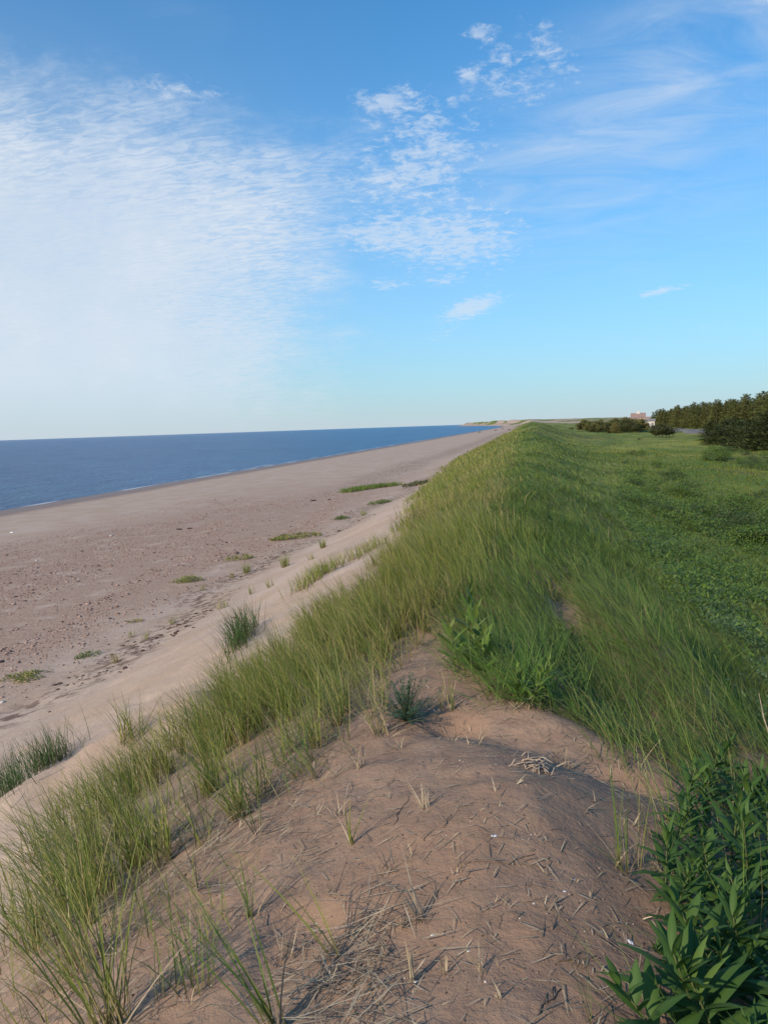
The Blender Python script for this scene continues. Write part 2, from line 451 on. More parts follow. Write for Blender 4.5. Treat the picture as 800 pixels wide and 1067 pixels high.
# ribbons of surf foam lying along the water's edge
ysf = np.concatenate([np.arange(-20, 160, .5), np.arange(160, 1300, 3.)])
def shore_x(y):
    lo = np.full(y.shape, -75.) - coast_shift(y); hi = np.full(y.shape, -30.) - coast_shift(y)
    for _ in range(30):
        mid = (lo + hi) / 2; h = height(mid, y); lo = np.where(h < 0.01, mid, lo); hi = np.where(h < 0.01, hi, mid)
    return (lo + hi) / 2
sx = shore_x(ysf)
FV = []; FF = []
def ribbon(off, wid, seed, thr):
    nseg = vnoise(ysf * .09, ysf * 0 + seed, seed) 
    wv = wid * np.clip((vnoise(ysf * .23, ysf * 0, seed + 1) - thr) * 2.4, 0, 1)
    c = sx - off - 1.2 * fbm(ysf, ysf * 0, .07, 3, seed + 2) * (off + .3)
    b0 = len(FV)
    for i in range(len(ysf)):
        FV.append((c[i] - wv[i] / 2, ysf[i], .012)); FV.append((c[i], ysf[i], .03 + .05 * wv[i])); FV.append((c[i] + wv[i] / 2, ysf[i], .012 if off > .8 else max(.012, .02)))
    for i in range(len(ysf) - 1):
        if wv[i] + wv[i + 1] < .02: continue
        q = b0 + 3 * i
        FF.append((q, q + 1, q + 4, q + 3)); FF.append((q + 1, q + 2, q + 5, q + 4))
ribbon(.35, .45, 201, .38); ribbon(2.0, .25, 220, .55)
fo = mesh_np('surf_foam', FV, [np.array(FF)], foam_m)
tag(fo, 'thin broken line of white foam along the water edge', kind='stuff')

# ------------------------------------------------------------------ blades
def blades(P, lean, ang, L, W, dry, rnd, droop=.5, seg=3, side=None, flat=False):
    """P (n,3) bases; lean (n,) direction angle; ang (n,) tilt from vertical; returns verts, faces, attr"""
    n = len(P)
    ld = np.stack([np.cos(lean), np.sin(lean), np.zeros(n)], 1)
    if side is None: side = rng.uniform(0, 2 * np.pi, n)
    sd = np.stack([np.cos(side), np.sin(side), np.zeros(n)], 1)
    droop = np.broadcast_to(np.asarray(droop, float), (n,))
    ts = np.linspace(0, 1, seg + 1)
    V = []; A = []
    for i, t in enumerate(ts):
        a = ang + droop * t * .9                      # tilt grows along the blade
        am = ang + droop * t * .45
        p = P + (np.sin(am) * t * L)[:, None] * ld + (np.cos(am) * t * L)[:, None] * np.array([0, 0, 1.])
        wk = (1 - t ** 1.8) if not flat else (math.sin(math.pi * (0.12 + .86 * t)) if t < 1 else 0)
        if i < seg:
            V += [p - sd * (W * wk * .5)[:, None], p + sd * (W * wk * .5)[:, None]]
            A += [np.stack([rnd, np.full(n, t), dry], 1)] * 2
        else:
            V.append(p); A.append(np.stack([rnd, np.full(n, t), dry], 1))
    k = 2 * seg + 1
    V = np.stack(V, 1).reshape(-1, 3); A = np.stack(A, 1).reshape(-1, 3)
    b = np.arange(n) * k
    q = [np.stack([b + 2 * i, b + 2 * i + 1, b + 2 * i + 3, b + 2 * i + 2], 1) for i in range(seg - 1)]
    t = np.stack([b + 2 * seg - 2, b + 2 * seg - 1, b + 2 * seg], 1)
    return V, (q, t), A, k

class BB:
    def __init__(s): s.V = []; s.Q = []; s.T = []; s.A = []; s.n = 0
    def add(s, V, F, A, k):
        for q in F[0]: s.Q.append(q + s.n)
        s.T.append(F[1] + s.n); s.V.append(V); s.A.append(A); s.n += len(V)
    def build(s, name, mat, parent=None):
        fs = ([np.concatenate(s.Q)] if s.Q else []) + [np.concatenate(s.T)]
        return mesh_np(name, np.concatenate(s.V), fs, mat, parent, {'bl': np.concatenate(s.A)}, smooth=False)

def polar(n, d0, d1, a0, a1):
    d = np.exp(rng.uniform(math.log(d0), math.log(d1), n)); a = rng.uniform(a0, a1, n) * D2R
    return np.sin(a) * d, np.cos(a) * d, d       # a is measured from +Y towards +X

def clumpy(x, y, s=4., seed=300):
    """tuftiness"""
    return vnoise(x * s, y * s, seed) * .6 + vnoise(x * s * 2.3, y * s * 2.3, seed + 1) * .4

def scatter(n, d0, d1, a0, a1, prob):
    x, y, d = polar(n, d0, d1, a0, a1)
    k = rng.random(n) < prob(x, y, d)
    return x[k], y[k], d[k]

WEST = math.pi
# -- marram on the ridge and its inland side
def zone_sea(x, y):      # yellow-green seaward side
    return sstep(.9, -.6, x + .9 + .25 * np.sin(y * .5) + 1.2 * fbm(x, y, .5, 3, 333) + .012 * np.clip(y - 10, 0, 200))
def leafy(x, y):         # broadleaf carpet in the trough inland
    l = sstep(1.9, 3.0, x + 1.6 * fbm(x, y, .35, 3, 340) - .25 * np.clip(6 - y, 0, 4)) * sstep(9.5, 6.5, x + 2.5 * fbm(x, y, .2, 3, 341) - .04 * y)
    return l * sstep(70, 30, y) * (.35 + .65 * sstep(.38, .60, vnoise(x * .55, y * .3, 345) * .6 + vnoise(x * 1.3, y * .9, 346) * .4))

def capped(d, cap, N, ang, lr):  # acceptance so that near density never exceeds cap
    dens = N / (ang * D2R * lr) / d ** 2
    return np.minimum(1, cap / dens)

A0, A1, Dn, Df = -46, 26, 1.3, 420
LR = math.log(Df / Dn)
N = 640000
x, y, d = scatter(N, Dn, Df, A0, A1, lambda x, y, d: veg(x, y) * capped(d, 1500, N, A1 - A0, LR) * np.where((x > .42) & (y < 4.3 - .5 * (x - .42)), .04, 1) *
                  (1 - .45 * leafy(x, y)) * np.where(x > road_x(y) - 9, 0, 1) * np.where((d > 90) & (x > 8), .35, 1))
z = ground(x, y)
zs = zone_sea(x, y); r = rng.random(len(x))
mead = sstep(4.0, 9.0, x + 1.5 * fbm(x, y, .2, 3, 14)) * sstep(12, 25, y)
isea = rng.random(len(x)) < zs
imead = (~isea) & (rng.random(len(x)) < mead)
irid = (~isea) & (~imead)
# shoots stand in tufts with gaps between them
cl_n = (d < 22) & (rng.random(len(x)) < .85)
sc_ = np.where(zs > .5, 4.2, 6.0)
gx = np.floor(x * sc_); gy = np.floor(y * sc_)
cx_ = (gx + .15 + .7 * _hash(gx, gy, 811)) / sc_; cy_ = (gy + .15 + .7 * _hash(gx, gy, 812)) / sc_
sg_ = np.where(zs > .5, .026, .03)
x = np.where(cl_n, cx_ + rng.normal(0, 1, len(x)) * sg_, x); y = np.where(cl_n, cy_ + rng.normal(0, 1, len(x)) * sg_, y)
z = ground(x, y)
tuft = np.where(cl_n, .2 + .7 * _hash(gx, gy, 813), clumpy(x, y))
CLEAR = [(at(494, 698).x, at(494, 698).y - .05, .17), (at(478, 702).x, at(478, 702).y - .1, .14), (at(596, 715).x, at(596, 715).y, .16)]
def put_grass(sel, mat, name, label, Lr, tilt, dryf, wmin, keep=None):
    s = np.where(sel)[0]
    if keep is not None: s = s[rng.random(len(s)) < keep(x[s], y[s])]
    for cx0, cy0, rr in CLEAR: s = s[(np.hypot(x[s] - cx0, y[s] - cy0) > rr)]
    n = len(s); ds = d[s]
    L = rng.uniform(*Lr, n) * (.7 + .6 * tuft[s]) * (1 - .35 * sstep(7, 22, ds))
    W = np.maximum(wmin * rng.uniform(.7, 1.4, n), ds * .00085)
    patch = vnoise(x[s] * .8, y[s] * .8, 410)
    lean = WEST + .35 + rng.normal(0, .75, n) + (patch - .5) * 2.2 + (vnoise(x[s] * .25, y[s] * .25, 415) - .5) * 1.0
    ang = np.clip(rng.normal(tilt[0], tilt[1], n), -.1, 1.35)
    rnd = np.clip(-.25 + .6 * patch + .75 * vnoise(x[s] * .3, y[s] * .2, 417) + rng.normal(.04, .30, n), 0, 1)
    
    dry = np.where(rng.random(n) < dryf * (.3 + 1.9 * vnoise(x[s] * 1.1, y[s] * .9, 419) ** 1.5 * 1.4), rng.uniform(.5, 1, n), rng.uniform(0, .25, n))
    P = np.stack([x[s], y[s], z[s] - .01], 1)
    B = BB()
    near = ds < 16
    for m_, sg in ((near, 4), (~near, 2)):
        if m_.any():
            B.add(*blades(P[m_], lean[m_], ang[m_], L[m_], W[m_], dry[m_], rnd[m_], rng.uniform(.2, 1.3, m_.sum()), sg))
    o = B.build(name, mat); tag(o, label, kind='stuff'); return o
put_grass(irid, MG['ridge'], 'dune_grass', 'deep green marram grass leaning over the dune ridge', (.26, .52), (.78, .32), .10, .0050)
gapn = lambda x, y: sstep(.42, .68, clumpy(x, y, 1.5, 350) + .12 + .28 * sstep(9, 14, y) + .2 * sstep(.9, 2.2, x - edge_x(y)) * sstep(5.5, 8, y))
put_grass(isea, MG['sea'], 'seaward_dune_grass', 'yellow green marram grass on the sea side of the dune', (.26, .58), (.24, .28), .28, .0050, gapn)
put_grass(imead, MG['meadow'], 'meadow_grass', 'short olive green grass of the hollow behind the dune', (.16, .36), (.5, .3), .12, .004)

# -- broadleaf carpet
N2 = 300000
x2, y2, d2 = scatter(N2, 3.5, 90, 6, 28, lambda x, y, d: veg(x, y) * leafy(x, y) * capped(d, 900, N2, 22, math.log(90 / 3.5)) * sstep(.25, .5, clumpy(x, y, 1.2, 500) + .1))
z2 = ground(x2, y2); n = len(x2)
bump_ = clumpy(x2, y2, 1.6, 520)
P = np.stack([x2, y2, z2 + rng.uniform(.05, .32, n) * (.4 + bump_)], 1)
Lf = np.maximum(rng.uniform(.05, .10, n), d2 * .0028)
B = BB(); B.add(*blades(P, rng.uniform(0, 2 * np.pi, n), rng.uniform(.5, 1.6, n), Lf, Lf * .42, np.where(rng.random(n) < .12, .7, .1), rng.random(n) * .6 + .4 * vnoise(x2, y2, 5), .5, 2, flat=True))
tag(B.build('ground_cover', MG['broad']), 'low dark green leafy plants carpeting the hollow behind the ridge', kind='stuff')
# -- a few pale silvery shoots among it
N3 = 60000
x3, y3, d3 = scatter(N3, 4.5, 22, 8, 28, lambda x, y, d: veg(x, y) * np.exp(-((x - 2.05 - .06 * y) / .45) ** 2) * sstep(.5, .62, clumpy(x, y, 1.5, 560)))
n = len(x3); P = np.stack([x3, y3, ground(x3, y3) + rng.uniform(.12, .38, n)], 1)
B = BB(); B.add(*blades(P, rng.uniform(0, 2 * np.pi, n), rng.uniform(.3, 1.5, n), rng.uniform(.03, .06, n), np.full(n, .022), np.zeros(n), rng.random(n), .4, 2, flat=True))
tag(B.build('pale_undergrowth', MG['pale']), 'pale grey green leafy shoots along the inland edge of the ridge', kind='stuff')

# -- straw and dead blades lying on the sand
def straw_field(name, label, px_list, n_each, spread, Lr, mat, w=.0032, lift=.004, tone=None):
    B = BB()
    for (px, py, k) in px_list:
        c = at(px, py); n = int(n_each * k)
        X_ = c.x + rng.normal(0, spread * math.sqrt(k), n); Y_ = c.y + rng.normal(0, spread * 1.3 * math.sqrt(k), n)
        L = rng.uniform(*Lr, n)
        P = np.stack([X_, Y_, ground(X_, Y_) + rng.uniform(.002, lift + .02 * k, n)], 1)
        ang = rng.normal(1.50, .10, n)
        lean = rng.normal(WEST + .5, .9, n) + np.where(rng.random(n) < .35, math.pi * .8, 0)
        # follow the slope
        Ex = X_ + np.cos(lean) * L; Ey = Y_ + np.sin(lean) * L
        dz = ground(Ex, Ey) + .004 - P[:, 2]
        ang = np.pi / 2 - np.arctan2(dz, L) - np.abs(rng.normal(0, .10, n))
        B.add(*blades(P, lean, ang, L, rng.uniform(.6, 1.4, n) * w, np.where(rng.random(n) < .3, 1, .1), rng.random(n), rng.normal(.05, .15, n), 3, side=lean + math.pi / 2))
    return tag(B.build(name, mat), label, kind='stuff')
straw_field('dead_grass_litter', 'scattered straw and broken dead blades lying on the foreground sand',
    [(430, 700, 1), (395, 730, 1.5), (470, 730, .8), (500, 745, .8), (440, 800, .5), (600, 800, .8), (560, 760, .5), (640, 800, 1), (660, 830, .8), (500, 800, .6), (520, 860, .5),
     (420, 870, .6), (470, 930, .6), (560, 900, .4), (600, 960, .5), (640, 900, .7), (680, 860, .8), (690, 960, .9), (600, 1020, .6), (540, 1030, .5), (350, 850, .8), (300, 900, .8), (240, 940, .8), (160, 980, 1), (100, 1020, 1), (200, 1040, 1), (320, 1040, 1), (60, 1050, 1)],
    80, .25, (.02, .13), MG['straw'], .0042)
straw_field('matted_dead_grass', 'mat of dead straw under the marram at the edge of the bare sand',
    [(300, 800, 1.2), (250, 860, 1.5), (200, 895, 1.4), (150, 930, 1.4), (340, 740, 1.2), (370, 710, 1.2), (100, 965, 1.2), (620, 745, 1), (650, 770, 1), (600, 735, .7), (540, 728, .5), (400, 690, 1)],
    110, .18, (.06, .26), MG['straw'], .0040, .03)
straw_field('dry_stalk_tangle', 'grey tangle of dead grass stalks low in the foreground',
    [(372, 985, 1), (385, 1010, 1), (350, 1040, 1.1), (380, 1050, 1), (330, 1030, .8), (410, 965, .5)],
    42, .10, (.08, .34), MG['straw'], .0042, .035)

xs_, ys_, ds_ = scatter(60000, 2.2, 14, -48, 12, lambda x, y, d: sstep(.15, .5, veg(x, y)) * zone_sea(x, y) * sstep(.3, .6, clumpy(x, y, 2.2, 650)) * capped(d, 420, 60000, 60, math.log(14 / 2.2)))
n = len(xs_); L_ = rng.uniform(.06, .28, n); le = rng.normal(WEST + .6, 1.0, n)
z0 = ground(xs_, ys_) + rng.uniform(.002, .05, n); dz = ground(xs_ + np.cos(le) * L_, ys_ + np.sin(le) * L_) + rng.uniform(.002, .04, n) - z0
B = BB(); B.add(*blades(np.stack([xs_, ys_, z0], 1), le, np.pi / 2 - np.arctan2(dz, L_), L_, rng.uniform(.003, .006, n), np.where(rng.random(n) < .35, 1, .1), rng.random(n), rng.normal(0, .12, n), 3, side=le + math.pi / 2))
tag(B.build('thatch', MG['straw']), 'thatch of dead brown blades between the seaward marram tufts', kind='stuff')

# -- pebbles of the upper beach
ico = None
import bmesh
bm = bmesh.new(); bmesh.ops.create_icosphere(bm, subdivisions=1, radius=1)
IV = np.array([v.co[:] for v in bm.verts]); IF = np.array([[v.index for v in f.verts] for f in bm.faces]); bm.free()
def stones(n, fx, size, mat, name, label, flat=.55):
    x, y, s, dry = fx(n)
    n = len(x); z = ground(x, y)
    th = rng.uniform(0, 2 * np.pi, n); sx_ = s * rng.uniform(.7, 1.3, n); sy_ = s * rng.uniform(.7, 1.3, n); sz_ = s * flat * rng.uniform(.7, 1.2, n)
    V = IV[None] * (1 + rng.uniform(-.18, .18, (n, len(IV), 1)))
    V = V * np.stack([sx_, sy_, sz_], 1)[:, None]
    c, s_ = np.cos(th)[:, None], np.sin(th)[:, None]
    V = np.stack([V[..., 0] * c - V[..., 1] * s_ + x[:, None], V[..., 0] * s_ + V[..., 1] * c + y[:, None], V[..., 2] + z[:, None] + (s * .15)[:, None]], 2).reshape(-1, 3)
    F = (IF[None] + (np.arange(n) * len(IV))[:, None, None]).reshape(-1, 3)
    A = np.repeat(np.stack([rng.random(n), rng.random(n), dry], 1), len(IV), 0)
    o = mesh_np(name, V, [F], mat, attr={'bl': A}, smooth=False)
    return tag(o, label, kind='stuff')
m, nt, b = new_mat('pebble')
a = nt.node('ShaderNodeAttribute', attribute_name='bl'); sp = nt.node('ShaderNodeSeparateColor'); nt.put(sp.inputs[0], a.outputs['Color'])
c = nt.mix(sp.outputs[0], (.24, .14, .11), (.43, .30, .24)); c = nt.mix(nt.step(sp.outputs[1], .982, .99), c, (.55, .50, .45)); c = nt.mix(nt.step(sp.outputs[1], .22, .14), c, (.13, .09, .08))
nt.put(b.inputs['Base Color'], c); b.inputs['Roughness'].default_value = .85
PEB = m
m, nt, b = new_mat('grit')
a = nt.node('ShaderNodeAttribute', attribute_name='bl'); sp = nt.node('ShaderNodeSeparateColor'); nt.put(sp.inputs[0], a.outputs['Color'])
c = nt.mix(sp.outputs[0], (.13, .085, .06), (.30, .21, .155)); c = nt.mix(nt.step(sp.outputs[1], .965, .975), c, (.55, .48, .42)); c = nt.mix(nt.step(sp.outputs[1], .22, .16), c, (.07, .05, .04))
nt.put(b.inputs['Base Color'], c); b.inputs['Roughness'].default_value = .9
CRUMB = m
def peb_fx(n):
    x = rng.uniform(-34, -9.5, n); y = np.exp(rng.uniform(math.log(5), math.log(95), n))
    p = sstep(-33, -22, x + 6 * fbm(x, y, .08, 3, 3)) * sstep(-9.5, -12.5, x + 3 * fbm(x, y, .15, 3, 4)) * sstep(70, 25, y + 30 * fbm(x, y, .05, 2, 8))
    p = p * sstep(.38, .62, .6 * vnoise(x * .9 + 3 * vnoise(x * .2, y * .1, 603), y * .12, 602) + .4 * clumpy(x, y, 1.1, 601) + .05)
    k = rng.random(n) < p; x, y = x[k], y[k]; d = np.hypot(x, y)
    s = np.maximum(rng.lognormal(math.log(.017), .55, len(x)), d * .0007)
    return x, y, s, np.zeros(len(x))
stones(110000, peb_fx, 0, PEB, 'pebbles', 'reddish pebbles strewn over the upper beach')
def crumb_fx(n):
    x = rng.uniform(-2.6, 1.1, n); y = rng.uniform(1.6, 8.5, n)
    k = inpoly(x, y, BP) & (rng.random(n) < sstep(.35, .65, clumpy(x, y, 1.8, 610)))
    x, y = x[k], y[k]; return x, y, np.minimum(rng.lognormal(math.log(.0026), .55, len(x)), .0058), np.zeros(len(x))
stones(12000, crumb_fx, 0, CRUMB, 'sand_crumbs', 'small crumbs of clay and grit on the foreground sand')
m2 = plain('dry weed', (.075, .045, .035), .9, .4, 30)
m2.name = 'dried seaweed'
def wrack_fx(n):
    y = np.exp(rng.uniform(math.log(3), math.log(120), n)); r = rng.random(n)
    x = np.where(r < .6, -9.6 - .8 * np.sin(y * .3) + rng.normal(0, .55, n), -15.5 + 2.5 * np.sin(y * .09) + rng.normal(0, 1.6, n))
    k = rng.random(n) < sstep(.5, .75, clumpy(x, y, .8, 620)); x, y = x[k], y[k]; d = np.hypot(x, y)
    return x, y, np.maximum(rng.lognormal(math.log(.025), .5, len(x)), d * .0006), np.zeros(len(x))
stones(5200, wrack_fx, 0, m2, 'dried_seaweed', 'dark dried seaweed and litter along the foot of the dune', .4)

# ------------------------------------------------------------------ individual grass tufts
def tuft_mesh(name, parent, mat, n, rad, Lr, W, tilt, lean0, lspread, dryf, droop=(.1, .9), seg=4, low=0):
    a = rng.uniform(0, 2 * np.pi, n); r_ = rad * np.sqrt(rng.random(n))
    P = np.stack([np.cos(a) * r_, np.sin(a) * r_, np.full(n, -.01 + low)], 1)
    lean = rng.normal(lean0, lspread, n)
    B = BB(); B.add(*blades(P, lean, np.clip(rng.normal(tilt[0], tilt[1], n), -.2, 1.4), rng.uniform(*Lr, n), rng.uniform(.7, 1.3, n) * W,
              np.where(rng.random(n) < dryf, rng.uniform(.5, 1, n), .1), rng.random(n), rng.uniform(*droop, n), seg))
    return B.build(name, mat, parent)

def tuft(px, py, label, n=30, rad=.05, Lr=(.3, .55), W=.0045, tilt=(.2, .2), lean=WEST, lsp=1.5, dry=.15, mat='sea', deadn=None, group=None, name='grass_tuft', droop=(.1, .9)):
    p = at(px, py)
    t = thing(name, label, 'grass', p, 0, group)
    if name == 'grass_shoot': Lr = (Lr[0] * 1.25, Lr[1] * 1.45); W *= 1.1
    tuft_mesh('green_blades', t, MG[mat], n, rad, Lr, W, tilt, lean, lsp, dry, droop)
    if deadn is None: deadn = max(4, n // 4)
    if deadn: tuft_mesh('dead_blades', t, MG['straw'], deadn, rad * 1.2, (Lr[0] * .3, Lr[1] * .6), W, (.8, .4), lean, 2.0, .3, (.1, .8))
    return t

# tufts out on the beach
tuft(337, 571, 'upright green grass tuft on bare sand, rightmost of the beach tufts nearer than the strip', 60, .10, (.25, .5), .016)
tuft(297, 591, 'green grass tuft on bare sand casting a shadow to its right', 70, .14, (.3, .6), .015)
tuft(257, 597, 'green grass tuft beside the sprawling yellow green beach plants', 60, .12, (.3, .5), .014)
tuft(231, 634, 'sparse pale yellowish grass tuft alone low on the open beach', 36, .20, (.2, .42), .011, (.3, .2), dry=.6)
tuft(262, 619, 'small thin grass tuft between the beach plants and the dune foot', 16, .10, (.2, .36), .010)
tuft(152, 666, 'thin green grass tuft at the edge of the pebbles', 22, .08, (.2, .38), .009)
tuft(137, 664, 'faint yellow grass tuft left of the thin green one at the pebbles', 20, .10, (.18, .32), .009, dry=.6)
tuft(378, 537, 'small far grass tuft beyond the beach plants near the long green strip', 50, .25, (.25, .45), .018)
tuft(136, 772, 'clump of thin upright blades alone on the smooth sand slope', 60, .14, (.35, .65), .0075, (.18, .18))
# larger patches with a shape of their own
def patch(pxs, n, label, name='grass_patch', mat='ridge', Lr=(.3, .6), W=.008, tilt=(.25, .2), dry=.15, width=.18, cat='grass'):
    pts = [at(*p) for p in pxs]
    c = pts[len(pts) // 2]
    t = thing(name, label, cat, c)
    i = rng.integers(0, len(pts) - 1, n); f = rng.random(n)
    X_ = np.array([pts[a_].x for a_ in i]) * (1 - f) + np.array([pts[a_ + 1].x for a_ in i]) * f + rng.normal(0, width, n)
    Y_ = np.array([pts[a_].y for a_ in i]) * (1 - f) + np.array([pts[a_ + 1].y for a_ in i]) * f + rng.normal(0, width, n)
    k = rng.random(n) < sstep(.3, .55, clumpy(X_, Y_, 2.5, 700) + .1)
    X_, Y_ = X_[k], Y_[k]; n = len(X_)
    P = np.stack([X_ - c.x, Y_ - c.y, ground(X_, Y_) - c.z - .01], 1)
    B = BB(); B.add(*blades(P, rng.normal(WEST, 1.2, n), np.clip(rng.normal(*tilt, n), 0, 1.3), rng.uniform(*Lr, n), rng.uniform(.7, 1.3, n) * W,
          np.where(rng.random(n) < dry, .8, .1), rng.random(n), rng.uniform(.1, .9, n), 4))
    B.build('green_blades', MG[mat], t)
    m_ = n // 6; B = BB(); s = rng.integers(0, n, m_)
    B.add(*blades(P[s] + rng.normal(0, .03, (m_, 3)) * [1, 1, 0], rng.uniform(0, 6.28, m_), rng.uniform(.6, 1.3, m_), rng.uniform(.1, .3, m_), np.full(m_, W * .8), np.full(m_, .3), rng.random(m_), .2, 3))
    B.build('dead_blades', MG['straw'], t)
    return t
patch([(-25, 845), (0, 832), (25, 812), (50, 798), (62, 788)], 900, 'dense dark green grass clump on a little ledge at the left edge', mat='dark', Lr=(.3, .6), W=.0065, width=.16)
patch([(312, 618), (330, 604), (350, 592), (375, 580), (400, 566)], 800, 'row of grass creeping down the sand slope ahead of the main dune grass', mat='sea', Lr=(.25, .45), W=.011, width=.16)
patch([(362, 513), (385, 509), (411, 506)], 2600, 'long low strip of bright green plants far out on the beach', name='beach_plant_strip', mat='ridge', Lr=(.2, .5), W=.04, width=.5, cat='plant')
patch([(242, 690), (250, 668), (262, 655)], 500, 'dark blue green grass clump standing above the seaward grass', mat='dark', Lr=(.4, .7), W=.0085, width=.10)
patch([(60, 850), (100, 825), (140, 800)], 140, 'sparse young shoots just outside the grass on the sand slope', mat='sea', Lr=(.2, .4), W=.0055, width=.15)

patch([(500, 690), (520, 706), (545, 722), (575, 735)], 900, 'bright green arching grass clump spilling over the sand edge right of the milkweed', mat='bright', Lr=(.28, .5), W=.0065, tilt=(.75, .3), dry=.04, width=.13)
patch([(395, 668), (385, 690), (372, 715), (360, 745)], 240, 'dry yellowish grass fringe along the left rim of the mound', mat='sea', Lr=(.2, .42), W=.0045, tilt=(.4, .3), dry=.55, width=.12)
patch([(10, 975), (60, 1000), (110, 1035), (60, 1060)], 260, 'thin scattered marram shoots in the lower left corner of the sand', mat='sea', Lr=(.2, .45), W=.0045, tilt=(.3, .25), dry=.3, width=.12)
patch([(150, 945), (185, 975), (225, 1000)], 90, 'thin scattered shoots on the sand between the straw mat and the leaning shoots', mat='sea', Lr=(.14, .3), W=.004, tilt=(.25, .25), dry=.35, width=.10)
# sprawling beach plants (low leafy mats)
def mat_plant(px, py, r0, r1, label, n, hgt=.12, m='broad', leaf=.06, name='beach_plant', cat='plant', dry=.2, ecc_rot=0.3):
    c = at(px, py); t = thing(name, label, cat, c)
    a = rng.uniform(0, 2 * np.pi, n); q = np.sqrt(rng.random(n)); lob = .7 + .5 * vnoise(np.cos(a) * 1.7 + px, np.sin(a) * 1.7 + py, 9)
    u = np.cos(a) * q * r0 * lob; v = np.sin(a) * q * r1 * lob
    X_ = u * math.cos(ecc_rot) - v * math.sin(ecc_rot); Y_ = u * math.sin(ecc_rot) + v * math.cos(ecc_rot)
    k = rng.random(n) < sstep(.25, .5, clumpy(X_ + c.x, Y_ + c.y, 3, 720)); X_, Y_ = X_[k], Y_[k]; q = q[k]; n = len(X_)
    Z_ = ground(X_ + c.x, Y_ + c.y) - c.z + rng.random(n) * hgt * (1 - .7 * q ** 2)
    B = BB(); B.add(*blades(np.stack([X_, Y_, Z_], 1), rng.uniform(0, 6.28, n), rng.uniform(.3, 1.5, n), rng.uniform(.6, 1.3, n) * leaf, np.full(n, leaf * .5),
          np.where(rng.random(n) < dry, .8, .1), rng.random(n), .4, 3, flat=True)); B.build('leaves', MG[m], t)
    s = MB()
    for k in range(7):
        a = k * 2 * math.pi / 7 + .3; e = (math.cos(a) * r0 * .6, math.sin(a) * r1 * .6)
        s.tube([(0, 0, .0), (e[0] * .5, e[1] * .5, hgt * .35), (e[0], e[1], hgt * .2)], [.007, .005, .003], 5)
    s.build('stems', STEM, t)
    return t
STEM = plain('plant stem', (.10, .12, .04), .7, .3, 20)
mat_plant(22, 708, .55, .35, 'low yellow green beach plant at the left edge beside the pebbles', 500, .14, 'sea', .06)
mat_plant(42, 700, .30, .16, 'small flat trailing beach plant just right of the left edge mat', 140, .08, 'sea', .05)
mat_plant(93, 684, .32, .22, 'compact low green beach plant on sand between pebbles and dune', 330, .12, 'broad', .05)
mat_plant(195, 606, .55, .4, 'rounded bright green beach plant at the edge of the pebbles', 520, .2, 'sea', .08)
mat_plant(250, 583, .7, .4, 'reddish green sprawling beach plant behind a grass tuft', 420, .22, 'sea', .08, dry=.5)
mat_plant(306, 561, 1.5, .6, 'long sprawling yellow green beach plant, the widest of the low mats', 1100, .25, 'sea', .11, dry=.3)
mat_plant(355, 541, .5, .4, 'small dark beach plant up the beach from the wide mat', 260, .2, 'broad', .1, dry=.5)
mat_plant(395, 525, .9, .7, 'scattered brown green beach plant near the far grass strip', 420, .25, 'broad', .14, dry=.6)
mat_plant(432, 506, 1.6, .9, 'dark straggling beach plant at the red weed line near the dune', 480, .3, 'dark', .2, dry=.6)
mat_plant(141, 648, .3, .2, 'brownish flat beach plant among the pebbles', 150, .07, 'sea', .05, dry=.9)

# foreground shoots, each one the photo shows
F = 'grass_shoot'
tuft(352, 996, 'bright green shoot with one long blade arching to the left over bare sand', 7, .02, (.22, .40), .0058, (.42, .16), WEST - .2, .4, .05, 'sea', 3, name=F, droop=(.1, .5))
tuft(263, 955, 'small upright green shoot fanning from one point on bare sand', 9, .015, (.18, .30), .0045, (.15, .15), WEST, 1.6, .05, 'ridge', 3, name=F, droop=(0, .3))
tuft(290, 1074, 'tall dark green shoot leaning far left at the bottom of the picture', 11, .03, (.32, .60), .0068, (.42, .15), WEST - .1, .35, .15, 'ridge', 6, name=F, droop=(.0, .4))
tuft(205, 1030, 'clump of short slender green blades left of the leaning shoot', 22, .06, (.16, .30), .0036, (.12, .15), WEST, 1.5, .1, 'ridge', 6, name=F)
tuft(176, 1035, 'thin green shoot between the slender clump and the yellow tuft', 12, .04, (.18, .30), .0036, (.15, .15), WEST, 1.5, .15, 'ridge', 5, name=F)
tuft(118, 1075, 'big yellow green tuft with golden bases at the bottom edge', 46, .07, (.35, .60), .0055, (.2, .15), WEST, 1.0, .35, 'sea', 16, name=F)
tuft(85, 1010, 'ochre based tuft with long blades leaning left', 34, .06, (.35, .60), .005, (.3, .15), WEST, .7, .35, 'sea', 14, name=F)
tuft(367, 880, 'short bright green shoot standing alone by the path of straw', 8, .012, (.10, .19), .005, (.1, .12), WEST, 1.6, .1, 'sea', 4, name=F, droop=(0, .3))
tuft(330, 812, 'leaning green and brown shoot at the right edge of the marram', 14, .03, (.22, .40), .0042, (.5, .15), WEST, .5, .3, 'sea', 10, name=F)
tuft(268, 868, 'slim dark shoot on the sand just below the grass edge', 8, .02, (.18, .3), .004, (.12, .2), WEST, 1.6, .2, 'ridge', 4, name=F)
tuft(205, 925, 'slim dark stemmed shoot rooted below the straw mat', 7, .02, (.15, .3), .004, (.3, .2), WEST, 1, .3, 'ridge', 4, name=F)
tuft(46, 1067, 'two dark blades rising at the lower left corner', 4, .02, (.16, .26), .0052, (.3, .15), WEST, 1, .0, 'dark', 2, name=F)
tuft(648, 908, 'tall thin reedy stems with a few short blades right of the mound', 11, .03, (.20, .46), .0034, (.05, .07), WEST, 1.6, .2, 'ridge', 8, name=F, droop=(0, .15))
